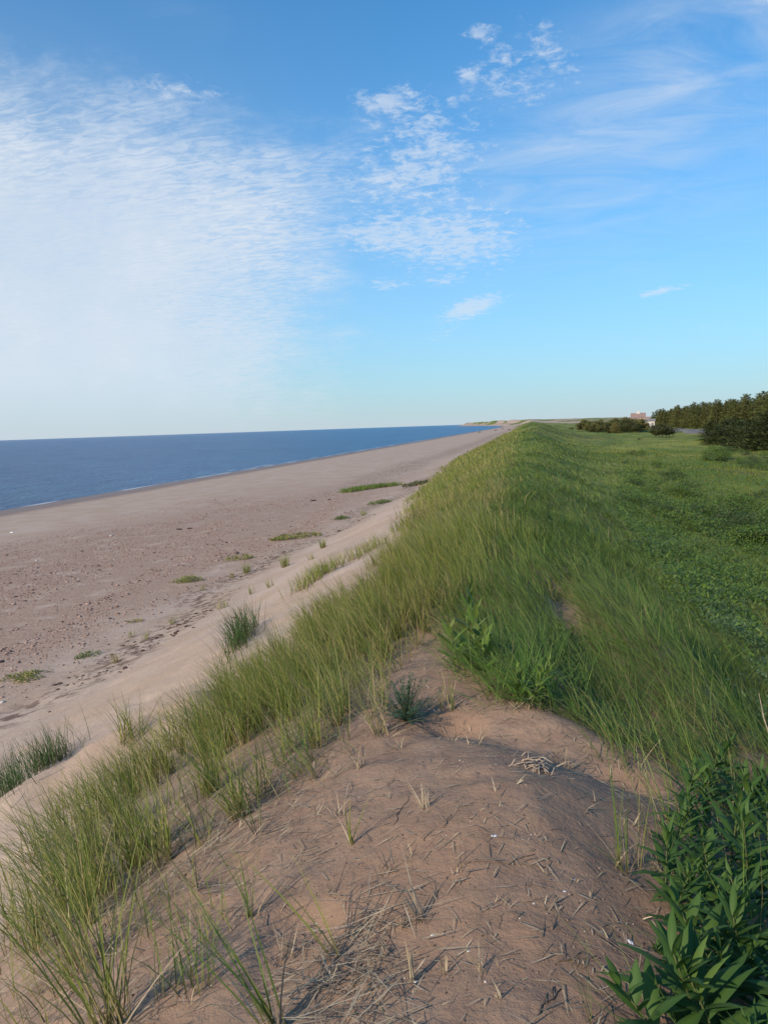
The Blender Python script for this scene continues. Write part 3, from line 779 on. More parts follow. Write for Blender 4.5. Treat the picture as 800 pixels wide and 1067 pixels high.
tuft(662, 905, 'slender brown green stem beside the tall reedy stems', 5, .02, (.2, .42), .003, (.12, .08), 0.3, .8, .7, 'sea', 3, name=F, droop=(0, .15))
tuft(614, 1066, 'single thin dark blade rising at the bottom right of the bare sand', 4, .01, (.12, .26), .003, (.15, .12), WEST + .3, .6, .2, 'ridge', 2, name=F, droop=(0, .2))
tuft(655, 800, 'sparse grass shoot at the shaded edge below the ridge grass', 16, .05, (.16, .34), .0035, (.2, .2), WEST, 1.2, .2, 'ridge', 8, name=F)
tuft(470, 740, 'short green shoot with a pinkish dry base near the milkweed', 12, .02, (.14, .28), .005, (.1, .12), WEST, 1.6, .5, 'sea', 6, name=F, droop=(0, .3))
tuft(459, 738, 'stubby golden shoot right of the blue green bush', 8, .012, (.08, .16), .005, (.12, .12), WEST, 1.6, .9, 'sea', 4, name=F, droop=(0, .3))
tuft(402, 690, 'dry yellow tuft at the left rim of the mound top', 22, .07, (.2, .36), .004, (.3, .2), WEST, 1, .7, 'sea', 14, name=F)
tuft(398, 765, 'straw coloured tuft left of the blue green bush', 26, .06, (.25, .4), .0042, (.25, .2), WEST, 1, .75, 'sea', 16, name=F)
tuft(655, 745, 'yellow based tuft at the lower end of the ridge grass', 34, .08, (.3, .5), .004, (.3, .2), WEST, .7, .5, 'ridge', 18, name=F)
for px, py, lb in [(700, 830, 'thin grass shoot at the top left fringe of the leafy crowd'), (760, 840, 'arching grass shoot rising out of the leafy crowd below the ridge grass'), (785, 1000, 'long thin grass shoot crossing the leafy crowd low at the right'),
        (690, 880, 'short grass shoot at the left fringe of the leafy crowd, in shade'), (735, 800, 'grass shoot between the ridge grass and the leafy crowd')]:
    tuft(px, py + 30, lb, 12, .05, (.3, .5), .0042, (.35, .25), WEST, 1.0, .2, 'ridge', 5, name=F)
# dead tufts
def dead(px, py, label, n, Lr, tilt, lean, lsp, W=.006, rad=.015, droop=(0, .2)):
    t = thing('dead_grass_tuft', label, 'dead grass', at(px, py))
    tuft_mesh('dead_blades', t, MG['straw'], n, rad, Lr, W, tilt, lean, lsp, .05, droop)
    tuft_mesh('broken_stubs', t, MG['straw'], 7, rad * 1.6, (.02, .05), W * 1.1, (.6, .5), lean, 2, .8, (0, .2))
    return t
dead(441, 958, 'bleached dead tuft of stiff blades leaning left, tallest on the bare sand', 8, (.12, .30), (.42, .1), WEST - .2, .2, .0075)
dead(428, 1022, 'pale upright dead stalk standing in the dry tangle', 6, (.10, .17), (.06, .05), WEST, 1, .007)
dead(423, 965, 'small golden flared dead tuft at the top of the tangle', 10, (.03, .07), (.45, .25), WEST, 2, .006)
dead(464, 1014, 'short pale stub of two stalks beside the dry tangle', 4, (.06, .11), (.04, .05), WEST, 1, .007)
dead(443, 842, 'dead tuft of spread brown blades in the middle of the mound', 9, (.07, .17), (.4, .3), WEST, 1.3, .006)
dead(428, 893, 'small grey dead tuft left of the path of twigs', 9, (.03, .07), (.3, .3), WEST, 2, .004)
dead(521, 940, 'thin pale stub standing alone on the sand', 3, (.03, .055), (.08, .08), WEST, 2, .005)
dead(452, 742, 'curled ochre dead leaves below the stubby golden shoot', 10, (.03, .09), (1.2, .3), 0, 2, .007, .03, (.2, .9))
dead(545, 738, 'dry stubble at the foot of the bright leafy grass', 12, (.05, .12), (.7, .3), WEST, 2, .005, .05)
dead(620, 748, 'brown dry leaves at the foot of the right hand ridge grass', 18, (.05, .15), (.9, .3), WEST, 2, .006, .08)

for px, py, lb, n_ in [(375, 800, 'dry straw tuft at the left rim of the sand, level with the bleached heap', 16), (352, 850, 'bent brown dead tuft left of the short bright shoot', 12), (405, 905, 'flattened pale dead tuft left of the crab shell', 10),
        (482, 905, 'small upright dead sprig on the mound near the long forked twig', 6), (590, 800, 'pale dead sprig just right of the bleached heap', 8), (350, 930, 'dead sprig above the arching green shoot', 8),
        (300, 1000, 'dead sprig between the two leaning shoots', 9), (690, 790, 'grey dead tuft in the shade right of the reedy stems', 14), (418, 780, 'dead tuft below the blue green bush', 14), (505, 1010, 'small dead sprig at the centre bottom of the sand', 6)]:
    dead(px, py, lb, n_, (.05, .17), (.5, .35), WEST, 1.4, .005, .03)
def bare_pts(n, seed):
    x = rng.uniform(-3.2, 1.1, n); y = rng.uniform(1.5, 8.5, n); k = inpoly(x, y, BP) & (clumpy(x, y, 2.2, seed) > .44); return x[k], y[k]
xb, yb = bare_pts(1300, 880); n = len(xb); m_ = rng.integers(2, 7, n); xb = np.repeat(xb, m_) ; yb = np.repeat(yb, m_); n = len(xb)
xb = xb + rng.normal(0, .008, n); yb = yb + rng.normal(0, .008, n)
B = BB(); B.add(*blades(np.stack([xb, yb, ground(xb, yb) - .004], 1), rng.uniform(0, 6.28, n), np.abs(rng.normal(.7, .5, n)), rng.uniform(.015, .085, n), rng.uniform(.0035, .008, n), np.where(rng.random(n) < .25, .9, .0), rng.random(n), .4, 3))
tag(B.build('grass_stubble', MG['straw']), 'short broken stubble of dead shoots poking out of the bare sand', kind='stuff')
for px, py, lb in [(282, 612, 'small thin tuft on the sand between two greener beach tufts'), (325, 583, 'wispy tuft right above the creeping row of grass'), (120, 690, 'wispy young tuft right of the compact low plant'),
        (212, 615, 'wispy tuft right of the rounded bright beach plant'), (242, 602, 'pale wispy tuft beside the greener beach tuft'), (180, 650, 'tiny brown tuft on the sand below the rounded beach plant')]:
    tuft(px, py, lb, 26, .10, (.15, .34), .011, dry=.4)

# ------------------------------------------------------------------ twigs, wood, shells
wood_pale = plain('bleached wood', (.36, .28, .21), .85, .3, 60)
wood_dark = plain('dark wood', (.15, .11, .085), .9, .4, 60)
shell_m = plain('shell white', (.72, .70, .68), .5, .08, 80)
def twig(px, py, ang, L, r, label, dark=False, forks=1, name='twig', rise=.0):
    c = at(px, py); t = thing(name, label, 'twig', c)
    r *= .62; L *= .9
    def pt(s, off=0.):
        X_ = math.cos(ang) * s - math.sin(ang) * off; Y_ = math.sin(ang) * s + math.cos(ang) * off
        return (X_, Y_, gz(c.x + X_, c.y + Y_) - c.z + r * .7)
    rr = random.Random(int(px * 7 + py))
    k = 6; off = [rr.uniform(-1, 1) * L * .05 for _ in range(k + 1)]
    s = MB(); s.tube([tuple(a_ + (0, 0, rise * i / k)[j] for j, a_ in enumerate(pt(-L / 2 + L * i / k, off[i]))) for i in range(k + 1)], [r * (1 - .5 * i / k) for i in range(k + 1)], 6)
    s.build('stick', wood_dark if dark else wood_pale, t, True)
    for f in range(forks):
        s0 = rr.uniform(-.2, .25) * L; sg = rr.choice([-1, 1]); l2 = L * rr.uniform(.2, .35)
        s = MB(); s.tube([pt(s0), pt(s0 + l2 * .5, sg * l2 * .35), pt(s0 + l2, sg * l2 * .6)], [r * .6, r * .45, r * .25], 5)
        s.build('side_branch', wood_dark if dark else wood_pale, t, True)
    return t
twig(525, 898, .05, .34, .006, 'long dark forked twig lying across the middle of the bare sand', True, 3)
twig(418, 845, 1.5, .30, .004, 'long straight dark stick pointing away on the left of the mound', True, 0)
twig(382, 893, .35, .10, .003, 'curved pale twig on the left sand', False, 0)
twig(497, 945, -.9, .07, .004, 'short dark twig lying at a slant right of the dead tuft', True, 0)
twig(522, 960, 1.45, .08, .003, 'small dark twig pointing away in the middle of the foreground', True, 1)
twig(466, 855, 1.4, .12, .003, 'dark twig right of the spread dead tuft', True, 1)
twig(500, 845, .9, .14, .004, 'forked twig on the mound below the bleached heap', False, 2)
twig(558, 938, .4, .1, .003, 'thin curved twig near the right side of the bare sand', True, 1)
twig(690, 835, -.4, .3, .004, 'long pale twig in the shade beside the leafy plants', False, 1)
twig(640, 985, -.6, .22, .004, 'slanting dark twig near the white shell', True, 2)
twig(600, 1000, .5, .16, .005, 'brown twig half buried at the lower right', True, 3)
twig(570, 1045, 1.0, .18, .006, 'knotted dark twig at the bottom of the sand', True, 3)
twig(500, 700, -.5, .2, .004, 'pale twig below the milkweed', False, 2)
twig(660, 1030, -.3, .14, .003, 'pale twig at the lower right by the leafy plants', False, 1)
twig(335, 955, -.2, .07, .0025, 'white curled stem near the arching shoot', False, 0)
twig(247, 925, -1.0, .09, .0025, 'white bent stem left of the fanning shoot', False, 0)
twig(478, 880, .3, .08, .004, 'small pale twig beside the broken crab shell', False, 1)
twig(520, 775, .2, .12, .003, 'brown twig above the bleached heap', True, 2)
twig(690, 905, -.5, .10, .006, 'pale broken stem against the edge of the leafy plants', False, 1)
# heap of bleached roots
c = at(556, 800); t = thing('root_heap', 'heap of bleached crossed roots and stalks half buried on the mound', 'driftwood', c)
for i in range(46):
    a = rng.normal(.9, .8); L = rng.uniform(.04, .15); ox, oy = rng.normal(0, .06), rng.normal(0, .055); h0 = abs(rng.normal(0, .008)); tl = rng.uniform(-.012, .022)
    p0 = (ox - math.cos(a) * L / 2, oy - math.sin(a) * L / 2, h0); p2 = (ox + math.cos(a) * L / 2, oy + math.sin(a) * L / 2, h0 + tl)
    mid = ((p0[0] + p2[0]) / 2 + rng.normal(0, .008), (p0[1] + p2[1]) / 2 + rng.normal(0, .008), (p0[2] + p2[2]) / 2 + .012)
    s = MB(); s.tube([tuple(p0), mid, tuple(p2)], [.0034, .003, .0014], 6)
    s.build('root', wood_pale if rng.random() < .75 else wood_dark, t, True)

def shell(px, py, s, label, kind='shell', rz=0., cat='shell'):
    c = at(px, py)
    m_ = MB(); nu, nv = 12, 6; V = []; Fc = []
    for j in range(nv + 1):
        for i in range(nu):
            u = 2 * math.pi * i / nu; v = j / nv * math.pi * .5
            rad = math.cos(v) * (1 + .08 * math.cos(5 * u)) * (1.0 if kind == 'shell' else rng.uniform(.75, 1.2))
            V.append((rad * s * math.cos(u) * 1.35, rad * s * math.sin(u) * .85, math.sin(v) * s * .5 - .001))
    for j in range(nv):
        for i in range(nu):
            Fc.append((j * nu + i, j * nu + (i + 1) % nu, (j + 1) * nu + (i + 1) % nu, (j + 1) * nu + i))
    m_.add(V, Fc); o = m_.build(kind if kind != 'shell' else 'shell', shell_m, None, True)
    o.location = (c.x, c.y, c.z); o.rotation_euler = (.15, .1, rz)
    return tag(o, label, cat)
shell(656, 982, .011, 'white oval shell lying just left of the leafy plants, largest shell in view', rz=-.8)
shell(451, 974, .007, 'small white angular shell right of the bleached dead tuft', rz=.8)
shell(488, 991, .005, 'tiny white curved shell on open sand right of the pale stub', rz=-.7)
shell(556, 941, .005, 'tiny bright white shell standing on the sand right of centre', rz=1.3)
shell(588, 929, .006, 'pale chipped shell near the curved twig', 'shell', .4)
shell(597, 916, .005, 'small white shell farthest up the right side of the bare sand', 'shell', 0)
shell(433, 1023, .006, 'pinkish white shell beside the foot of the upright stalk', 'shell', 0)
shell(515, 871, .010, 'broken white crab shell in the middle of the mound', 'shell_fragment', .3)
shell(330, 962, .006, 'bluish white shell chip near the arching green shoot', 'shell', 1.2)
shell(404, 755, .006, 'small white shell under the blue green bush', 'shell', .2)
shell(13, 555, .12, 'lone white object far out on the flat beach at the left', 'beach_stone', 0, 'stone')
for i, (px, py, s, lb) in enumerate([(187, 552, .16, 'dark stone on the flat beach, left of a pair'), (198, 551, .14, 'dark stone on the flat beach, right of a pair'),
      (172, 625, .05, 'dark lump at the border of pebbles and sand'), (245, 644, .05, 'small dark lump alone on the smooth sand slope'),
      (326, 522, .2, 'dark clump on the beach left of the long green strip'), (343, 521, .16, 'smaller dark clump on the beach just left of the green strip')]):
    o = shell(px, py, s, lb, 'beach_stone', i, 'stone'); o.data.materials[0] = m2
for i, (px, d_, lb) in enumerate([(499, 560, 'tiny dark driftwood log far down the beach, leftmost of four'), (516, 640, 'tiny dark driftwood log far down the beach, second of four from the left'),
      (523, 760, 'tiny dark driftwood log far down the beach, third of four from the left'), (530, 600, 'tiny dark driftwood log far down the beach, rightmost of four')]):
    c = away(px, d_); s = MB(); s.tube([(-1.1, 0, .3), (0, .1, .42), (1.2, 0, .3)], [.32, .4, .22], 7); s.tube([(0, 0, .4), (.3, .2, 1.2)], [.16, .08], 5)
    o = s.build('driftwood_log', wood_dark); o.location = c; tag(o, lb, 'driftwood', 'driftwood far down the beach')

# ------------------------------------------------------------------ leafy plants
def leaf_verts(L, W, tilt, az, base, curl=.5):
    """one lanceolate leaf, keeled, 6 cross sections x 3"""
    V = []; ts = np.linspace(0, 1, 7)
    ca, sa = math.cos(az), math.sin(az); p = np.array(base, float); step = L / 6
    a = tilt
    for i, t in enumerate(ts):
        w = W * (math.sin(math.pi * min(1, .07 + .93 * t) ** .85) if t < 1 else .02)
        d = np.array([math.sin(a) * ca, math.sin(a) * sa, math.cos(a)])
        sd = np.array([-sa, ca, 0]); nrm = np.cross(d, sd)
        V += [p - sd * w / 2 - nrm * w * .18, p, p + sd * w / 2 - nrm * w * .18]
        p = p + d * step; a += curl / 6
    Q = []
    for i in range(6):
        q = 3 * i; Q += [(q, q + 1, q + 4, q + 3), (q + 1, q + 2, q + 5, q + 4)]
    return V, Q, ts
def leafy_stem(t, H, nl, Ll, Wl, mat, lean=(0, 0), top=True, young=.6, curl=.6, tiltr=(.55, 1.15), start=.08):
    V = []; Q = []; A = []; 
    sm = MB(); pts = [(lean[0] * (k / 5) ** 1.3 * H, lean[1] * (k / 5) ** 1.3 * H, H * k / 5) for k in range(6)]
    sm.tube(pts, [.0042, .004, .0036, .003, .0024, .0015], 6)
    def at_(f):
        return (lean[0] * f ** 1.3 * H, lean[1] * f ** 1.3 * H, H * f)
    for i in range(nl):
        f = start + (1 - start) * (i / (nl - 1))
        az = i * 2.4 + rng.normal(0, .25)
        s = math.sin(math.pi * (.25 + .62 * f)) if f < .9 else .55
        tl = tiltr[1] + (tiltr[0] - .35 - tiltr[1]) * f ** 1.5 + rng.normal(0, .12)
        v, q, ts = leaf_verts(Ll * s * rng.uniform(.6, 1.15), Wl * s * rng.uniform(.6, 1.15), max(.1, tl), az, at_(f), curl * rng.uniform(.5, 1.4))
        n0 = len(V); V += v; Q += [tuple(a + n0 for a in b_) for b_ in q]
        r_ = np.clip(.25 + .6 * f ** 2 + rng.normal(0, .15), 0, 1); dr = young * max(0, f - .8) * 3
        dr = max(dr, rng.choice([0, .15, .35, .95], p=[.5, .25, .19, .06]))
        for tt in ts: A += [(r_, .2 + tt * .8, min(1, dr)), (min(1, r_ + .3), .2 + tt * .8, min(1, dr + .22)), (r_, .2 + tt * .8, min(1, dr))]
    sm.build('stem', STEM, t, True)
    mesh_np('leaves', np.array(V), [np.array(Q)], mat, t, {'bl': np.array(A)}, smooth=True)

protos = []
for i in range(7):
    t = thing('goldenrod_plant', '', 'plant')
    leafy_stem(t, rng.uniform(.28, .42), int(rng.integers(20, 27)), rng.uniform(.18, .235), rng.uniform(.036, .048), MG['fore'], (rng.normal(-.25, .12), rng.normal(0, .12)), young=.35, curl=.7, tiltr=(.6, 1.25))
    protos.append(t)
G = 'leafy plants along the right foreground'
spots = []
LEAF_PX = [(705, 850), (722, 832), (742, 815), (765, 822), (785, 840), (700, 880), (718, 872), (740, 865), (762, 868), (788, 880), (800, 900),
           (693, 915), (712, 918), (735, 905), (758, 912), (780, 930), (806, 945), (700, 950), (722, 955), (745, 950), (768, 965), (792, 985), (820, 1000),
           (708, 1000), (730, 1000), (752, 1005), (776, 1020), (800, 1040), (722, 1040), (745, 1050), (768, 1062), (790, 1080), (815, 1080), (738, 1090), (762, 1110), (785, 1130), (812, 1140),
           (735, 1140), (760, 1180), (800, 1200), (840, 1060), (850, 960), (840, 900), (830, 860), (815, 830), (748, 1075), (728, 1075)]
place = ['%s']
first = {}
words_at = [(835, 'upper'), (900, 'middle'), (970, 'lower'), (1050, 'lowest')]
for i, (px, py) in enumerate(LEAF_PX):
    p = at(px, py + 22)
    k = i % 7
    o = protos[k] if k not in first else copy_tree(protos[k]); first[k] = 1
    o.location = p; o.rotation_euler = (rng.normal(0, .08), rng.normal(0, .08), rng.uniform(0, 6.28)); s = rng.uniform(.62, 1.12) * (.82 if px < 715 else 1) * (.72 if px < 735 and py > 940 else 1)
    o.scale = (s, s, s)
    tag(o, 'dark green leafy stem crowded among its like at the right foreground', 'plant', G)
LB = {0: 'leftmost leafy stem of the upper edge, its leaves over the shaded sand', 2: 'leafy stem with a bright young top nearest the ridge grass', 3: 'bright topped leafy stem standing right behind the crowd',
      11: 'leafy stem on the left edge beside the pale broken stem', 17: 'leafy stem whose broad low leaves reach the white shell', 23: 'leafy stem at the lower left corner of the leafy crowd'}
allg = [o for o in C.objects if o.name.startswith('goldenrod_plant') and not o.parent]
byloc = {}
for i, (px, py) in enumerate(LEAF_PX):
    p = at(px, py + 22)
    if i in LB:
        o = min(allg, key=lambda q: (q.location - p).length); tag(o, LB[i])

def plant(px, py, label, H, nl, Ll, Wl, mat, name='leafy_plant', lean=(0, 0), **kw):
    t = thing(name, label, 'plant', at(px, py), rng.uniform(0, 6)); leafy_stem(t, H, nl, Ll, Wl, MG[mat], lean, **kw); return t
plant(494, 698, 'milkweed with large oval bright leaves at the top of the mound', .46, 11, .26, .10, 'broad', 'milkweed_plant', (-.1, 0), curl=.5, young=1, start=.15, tiltr=(.5, 1.0))
plant(478, 700, 'second smaller milkweed leaning left of the large one', .34, 9, .2, .06, 'broad', 'milkweed_plant', (-.2, 0), curl=.5, young=1, start=.2)
plant(474, 700, 'young narrow milkweed in front at the mound edge', .20, 6, .11, .03, 'broad', 'milkweed_plant', (-.1, 0), young=1)
plant(505, 706, 'milkweed seedling with upright oval leaves right of the large one', .32, 9, .2, .075, 'broad', 'milkweed_plant', (.05, 0), curl=.5, young=1, start=.15, tiltr=(.4, .9))
plant(486, 676, 'tall milkweed shoot behind the large one, half in the grass', .5, 12, .2, .07, 'broad', 'milkweed_plant', (-.15, 0), curl=.5, young=1, start=.2, tiltr=(.5, 1.0))
for i, (px, py, lb) in enumerate([(540, 730, 'low bright green leafy plant at the sand edge, left of three'), (553, 735, 'low bright green leafy plant at the sand edge, middle of three'), (566, 732, 'low bright green leafy plant at the sand edge, right of three')]):
    plant(px, py + 3, lb, .24, 22, .19, .026, 'broad', 'leafy_plant', (-.3, -.2))
for i, (px, py, lb) in enumerate([(592, 735, 'dark leafy plant in the hollow between the humps, lowest'), (600, 715, 'dark leafy plant in the hollow, just above the lowest'), (588, 700, 'dark leafy plant in the hollow, left middle'),
        (604, 695, 'dark leafy plant in the hollow, right middle'), (583, 680, 'dark leafy plant high in the hollow on the left'), (596, 678, 'dark leafy plant high in the hollow below the bare sand patch'), (606, 742, 'bright leafed plant at the mouth of the hollow')]):
    plant(px, py, lb, .24, 20, .10, .026, 'fore', 'leafy_plant')

# blue green little bush
c = at(424, 752); t = thing('blue_green_bush', 'small bushy blue green plant on the left rim of the mound', 'plant', c)
B = BB(); sm = MB()
for i in range(90):
    az = rng.uniform(0, 6.28); tl = rng.uniform(.05, 1.3); L = rng.uniform(.14, .32)
    dx, dy, dz = math.sin(tl) * math.cos(az), math.sin(tl) * math.sin(az), math.cos(tl)
    sm.tube([(0, 0, 0), (dx * L * .5, dy * L * .5, dz * L * .6), (dx * L, dy * L, dz * L)], [.0018, .0014, .0008], 4)
    n = 46; f = rng.uniform(.15, 1, n)
    P = np.stack([dx * L * f, dy * L * f, dz * L * f + .1 * L * np.sin(f * 3)], 1)
    B.add(*blades(P, rng.uniform(0, 6.28, n), rng.uniform(.2, 1.4, n), rng.uniform(.010, .022, n), np.full(n, .0042), np.full(n, .05), rng.random(n), .3, 2, flat=True))
sm.build('stems', STEM, t); B.build('leaves', MG['blue'], t)

# tall dry stalk at the right edge
c = at(815, 905)
t = thing('dry_stalk', 'tall pale dry stalk curving up at the right edge of the picture', 'stalk', c)
v = ray(790, 722); k = (c - Vector((0, 0, EYE))).length * .93
tip = Vector((0, 0, EYE)) + v * k - c
s = MB(); s.tube([(0, 0, 0), (tip.x * .2 + .03, tip.y * .2, tip.z * .3), (tip.x * .45 + .03, tip.y * .4, tip.z * .6), (tip.x * .8, tip.y * .8, tip.z * .86), tuple(tip)], [.0045, .0042, .0036, .0026, .0010], 7)
s.build('stem', wood_pale, t, True)
tuft_mesh('dead_blades', t, MG['straw'], 6, .01, (.15, .3), .007, (.2, .15), WEST, 1, .1, (0, .3))

# ------------------------------------------------------------------ trees
def conifer(name, H, R, mat, dens=1., seed=0, bare=.04, dark=.2):
    r = np.random.default_rng(seed)
    t = thing(name, '', 'tree')
    s = MB(); s.tube([(0, 0, -.2), (.03, .02, H * .4), (0, .03, H * .8), (0, 0, H)], [H * .016, H * .012, H * .006, .008], 7)
    s.build('trunk', bark, t, True)
    B = BB(); nw = int(24 * dens)
    lb = MB()
    for w in range(nw):
        f = bare + (1 - bare) * (w / nw) ** .95
        rad = R * (1 - f) ** .62 * (.9 + .2 * r.random()) + .08
        nb = 5 + int(4 * (1 - f))
        for b_ in range(nb):
            az = r.uniform(0, 6.28); L = rad * r.uniform(.65, 1.15); z0 = H * f; rise = r.uniform(-.15, .28) + .5 * f
            n = int(16 + 44 * L / R); q = r.uniform(.08, 1, n) ** .8
            cx = np.cos(az) * L * q; cy = np.sin(az) * L * q; cz = z0 + rise * L * q - .22 * L * q ** 2
            off = (1 - q * .6) * L * .22
            P = np.stack([cx + r.normal(0, 1, n) * off * .6, cy + r.normal(0, 1, n) * off * .6, cz + r.normal(0, .05, n)], 1)
            ll = r.uniform(.26, .5, n) * (.6 + .4 * (1 - f))
            B.add(*blades(P, az + r.normal(0, .9, n), r.uniform(.7, 1.7, n), ll, ll * .42, np.clip(r.normal(dark, .2, n), 0, 1), r.random(n), .2, 2, flat=True))
    tp = r.uniform(.93, 1.0, 14) * H
    B.add(*blades(np.stack([r.normal(0, .02, 14), r.normal(0, .02, 14), tp], 1), r.uniform(0, 6.28, 14), r.uniform(.1, .9, 14), np.full(14, .2), np.full(14, .05), np.full(14, .2), r.random(14), .1, 2, flat=True))
    B.build('crown', mat, t)
    return t
def round_tree(name, H, R, mat, seed, trunk_f=.25, n=2600, leaf=.16, dark=.15):
    r = np.random.default_rng(seed); t = thing(name, '', 'tree')
    s = MB(); s.tube([(0, 0, -.2), (.05, 0, H * .35), (0, .05, H * .7)], [H * .02, H * .014, H * .006], 7)
    for k in range(6):
        a = k * 1.05; s.tube([(0, 0, H * .3), (math.cos(a) * R * .4, math.sin(a) * R * .4, H * .55), (math.cos(a) * R * .7, math.sin(a) * R * .7, H * .72)], [H * .008, H * .005, .01], 5)
    s.build('trunk', bark, t, True)
    nc = 26; B = BB()
    for k in range(nc):
        a = r.uniform(0, 6.28); e = r.uniform(-.5, 1); rr = R * (.25 + .62 * r.random()) * math.cos(e * 1.2)
        c = np.array([math.cos(a) * rr, math.sin(a) * rr, H * (.52 + .36 * e)]); cr = R * r.uniform(.2, .38)
        m_ = n // nc; v = r.normal(0, 1, (m_, 3)); v /= np.linalg.norm(v, axis=1)[:, None]
        P = c + v * cr * r.uniform(.5, 1.05, (m_, 1)) * [1, 1, .75]
        P[:, 2] = np.maximum(P[:, 2], H * trunk_f * .5)
        B.add(*blades(P, r.uniform(0, 6.28, m_), r.uniform(.3, 1.6, m_), r.uniform(.7, 1.3, m_) * leaf, np.full(m_, leaf * .6), np.clip(r.normal(dark, .15, m_), 0, 1), r.random(m_), .3, 2, flat=True))
    B.build('crown', mat, t); return t

def placer(protos):
    st = {'i': 0}
    used = set()
    def go(k, loc, s, rz, label, group=None, cat='tree', sz=None):
        p = protos[k]
        o = p if k not in used else copy_tree(p); used.add(k)
        o.location = loc; o.rotation_euler = (0, 0, rz); o.scale = (s, s, sz or s); tag(o, label, cat, group); return o
    return go
# the wood behind the road
wood = [conifer('spruce_tree', 7.2, 2.2, MG['olive'], 1, 1, .04, .2), conifer('spruce_tree', 7.2, 2.7, MG['olive'], 1, 2, .04, .15), conifer('spruce_tree', 7.2, 2.4, MG['olive'], 1, 3, .04, .4), conifer('spruce_tree', 7.2, 2.0, MG['olive'], 1, 4, .05, .3)]
go = placer(wood)
pts = []
tries = 0
while len(pts) < 285 and tries < 20000:
    tries += 1
    d_ = math.exp(random.uniform(math.log(125), math.log(430))); off = random.choice([0, 0, 0, 1, 1, 2, 3, 4]) * 3.2 + random.uniform(0, 3)
    yv = d_; xv = road_x(np.array([yv]))[0] + 5.5 + off + max(0, 160 - yv) * .0
    if math.degrees(math.atan2(xv, yv)) > 21: continue
    mind = 1.7 + d_ * .002
    if any((xv - a) ** 2 + (yv - b) ** 2 < mind ** 2 for a, b in pts): continue
    pts.append((xv, yv))
for i, (xv, yv) in enumerate(pts):
    h = random.uniform(.82, 1.12) * (1.0 + .10 * math.exp(-((yv - 160) / 60) ** 2)) * (1 + .08 * (yv > 260))
    go(i if i < 4 else random.randrange(4), (xv, yv, gz(xv, yv)), h, random.uniform(0, 6.28), 'olive spruce of the dense wood along the far side of the road', 'spruces of the wood behind the road')
# dark near trees in front of the road
near = [conifer('spruce_tree', 4.0, 3.2, MG['spruce'], 1.0, 11, .01, .12), conifer('spruce_tree', 3.5, 3.3, MG['spruce'], 1.0, 12, .01, .1)]
go = placer(near)
lbl = ['large dark spreading spruce at the right edge in front of the wood', 'dark spruce second from the right edge, branches to the ground', 'dark broad spruce in the middle of the front clump', 'dark low spruce left in the front clump',
       'reddish brown spruce at the left end of the front clump', 'dark spruce tucked behind the front clump near the road', 'dark spruce half out of frame at the right', 'small dark spruce at the foot of the front clump']
for i, (px, d_, s, k) in enumerate([(797, 92, 1.0, 0), (782, 97, .92, 1), (768, 106, .92, 0), (754, 116, .85, 1), (741, 126, .72, 0), (760, 124, .95, 1), (815, 90, 1.05, 0), (748, 113, .6, 0)]):
    p = away(px, d_); go(k, p, s, i * 1.3, lbl[i])
# trees & bushes near the far end of the hollow
rt_ = [round_tree('coast_tree', 4.2, 2.0, MG['olive'], 21, dark=.45, leaf=.25), round_tree('coast_tree', 4.2, 2.3, MG['spruce'], 22, dark=.3, leaf=.25), round_tree('coast_tree', 3.6, 2.2, MG['olive'], 23, dark=.7, leaf=.25)]
go = placer(rt_)
n_ = 0
for i in range(56):
    px = 606 + i * 1.12 + random.uniform(-.6, .6); d_ = random.uniform(235, 300) - (px - 606) * .4
    p = away(px, d_); p.z -= .9; go(i % 3, p, random.uniform(.75, 1.1) * (1 + .0035 * (px - 606)), random.uniform(0, 6), 'brown green small tree in the windswept thicket at the end of the dune', 'small trees of the thicket beyond the dune')
for i, (px, d_, s, lb) in enumerate([(657, 215, .95, 'dark round bush in front of the thicket, left of the buildings'), (663, 210, .8, 'dark bush hiding the foot of the buildings'), (645, 228, .7, 'dark low bush below the small white building'),
      (683, 185, .9, 'dark bush left of the road opening'), (690, 182, 1.05, 'round dark bush right against the road opening'), (697, 186, .9, 'dark bush where the road comes out of sight'), (595, 300, .55, 'tiny dark tree alone on the skyline of the dune')]):
    p = away(px, d_); p.z -= .6; go(1, p, s, i, lb)

# low shrubs dotted in the meadow
sh = [round_tree('meadow_shrub', 1.0, .9, MG['broad'], 31, .0, 900, .09, .2), round_tree('meadow_shrub', .9, 1.1, MG['dark'], 32, .0, 900, .09, .2)]
go = placer(sh)
for i in range(90):
    f = i / 46; px = 650 + 170 * random.random(); py = 502 + (px - 650) * .36 + random.gauss(0, 16)
    p = at(px, py); s = random.uniform(.3, .8)
    go(i % 2, (p.x, p.y, p.z - .1), s, random.uniform(0, 6), 'low dark green shrub in the line of scrub crossing the hollow', 'shrubs of the scrub line in the hollow', 'shrub')
for i in range(24):
    px = 735 + 70 * random.random(); py = 468 + (px - 735) * .14 + random.uniform(0, 14)
    p = at(px, py); go(i % 2, (p.x, p.y, p.z - .1), random.uniform(.5, .9), random.uniform(0, 6), 'low shrub at the meadow edge in front of the dark spruces', 'shrubs before the dark spruces', 'shrub')

# ------------------------------------------------------------------ road
asph = plain('asphalt', (.16, .155, .15), .9, .15, 3)
yy = np.arange(60, 520, 4.); V = []; Q = []
for i, y_ in enumerate(yy):
    xc = float(road_x(np.array([y_]))[0])
    for k, o_x in enumerate((-3.2, -1.6, 0, 1.6, 3.2)):
        V.append((xc + o_x, y_, max(gz(xc - 3.2, y_), gz(xc + 3.2, y_), gz(xc, y_)) + .12 - abs(o_x) * .01))
    if i:
        for k in range(4): a_ = (i - 1) * 5 + k; Q.append((a_, a_ + 1, a_ + 6, a_ + 5))
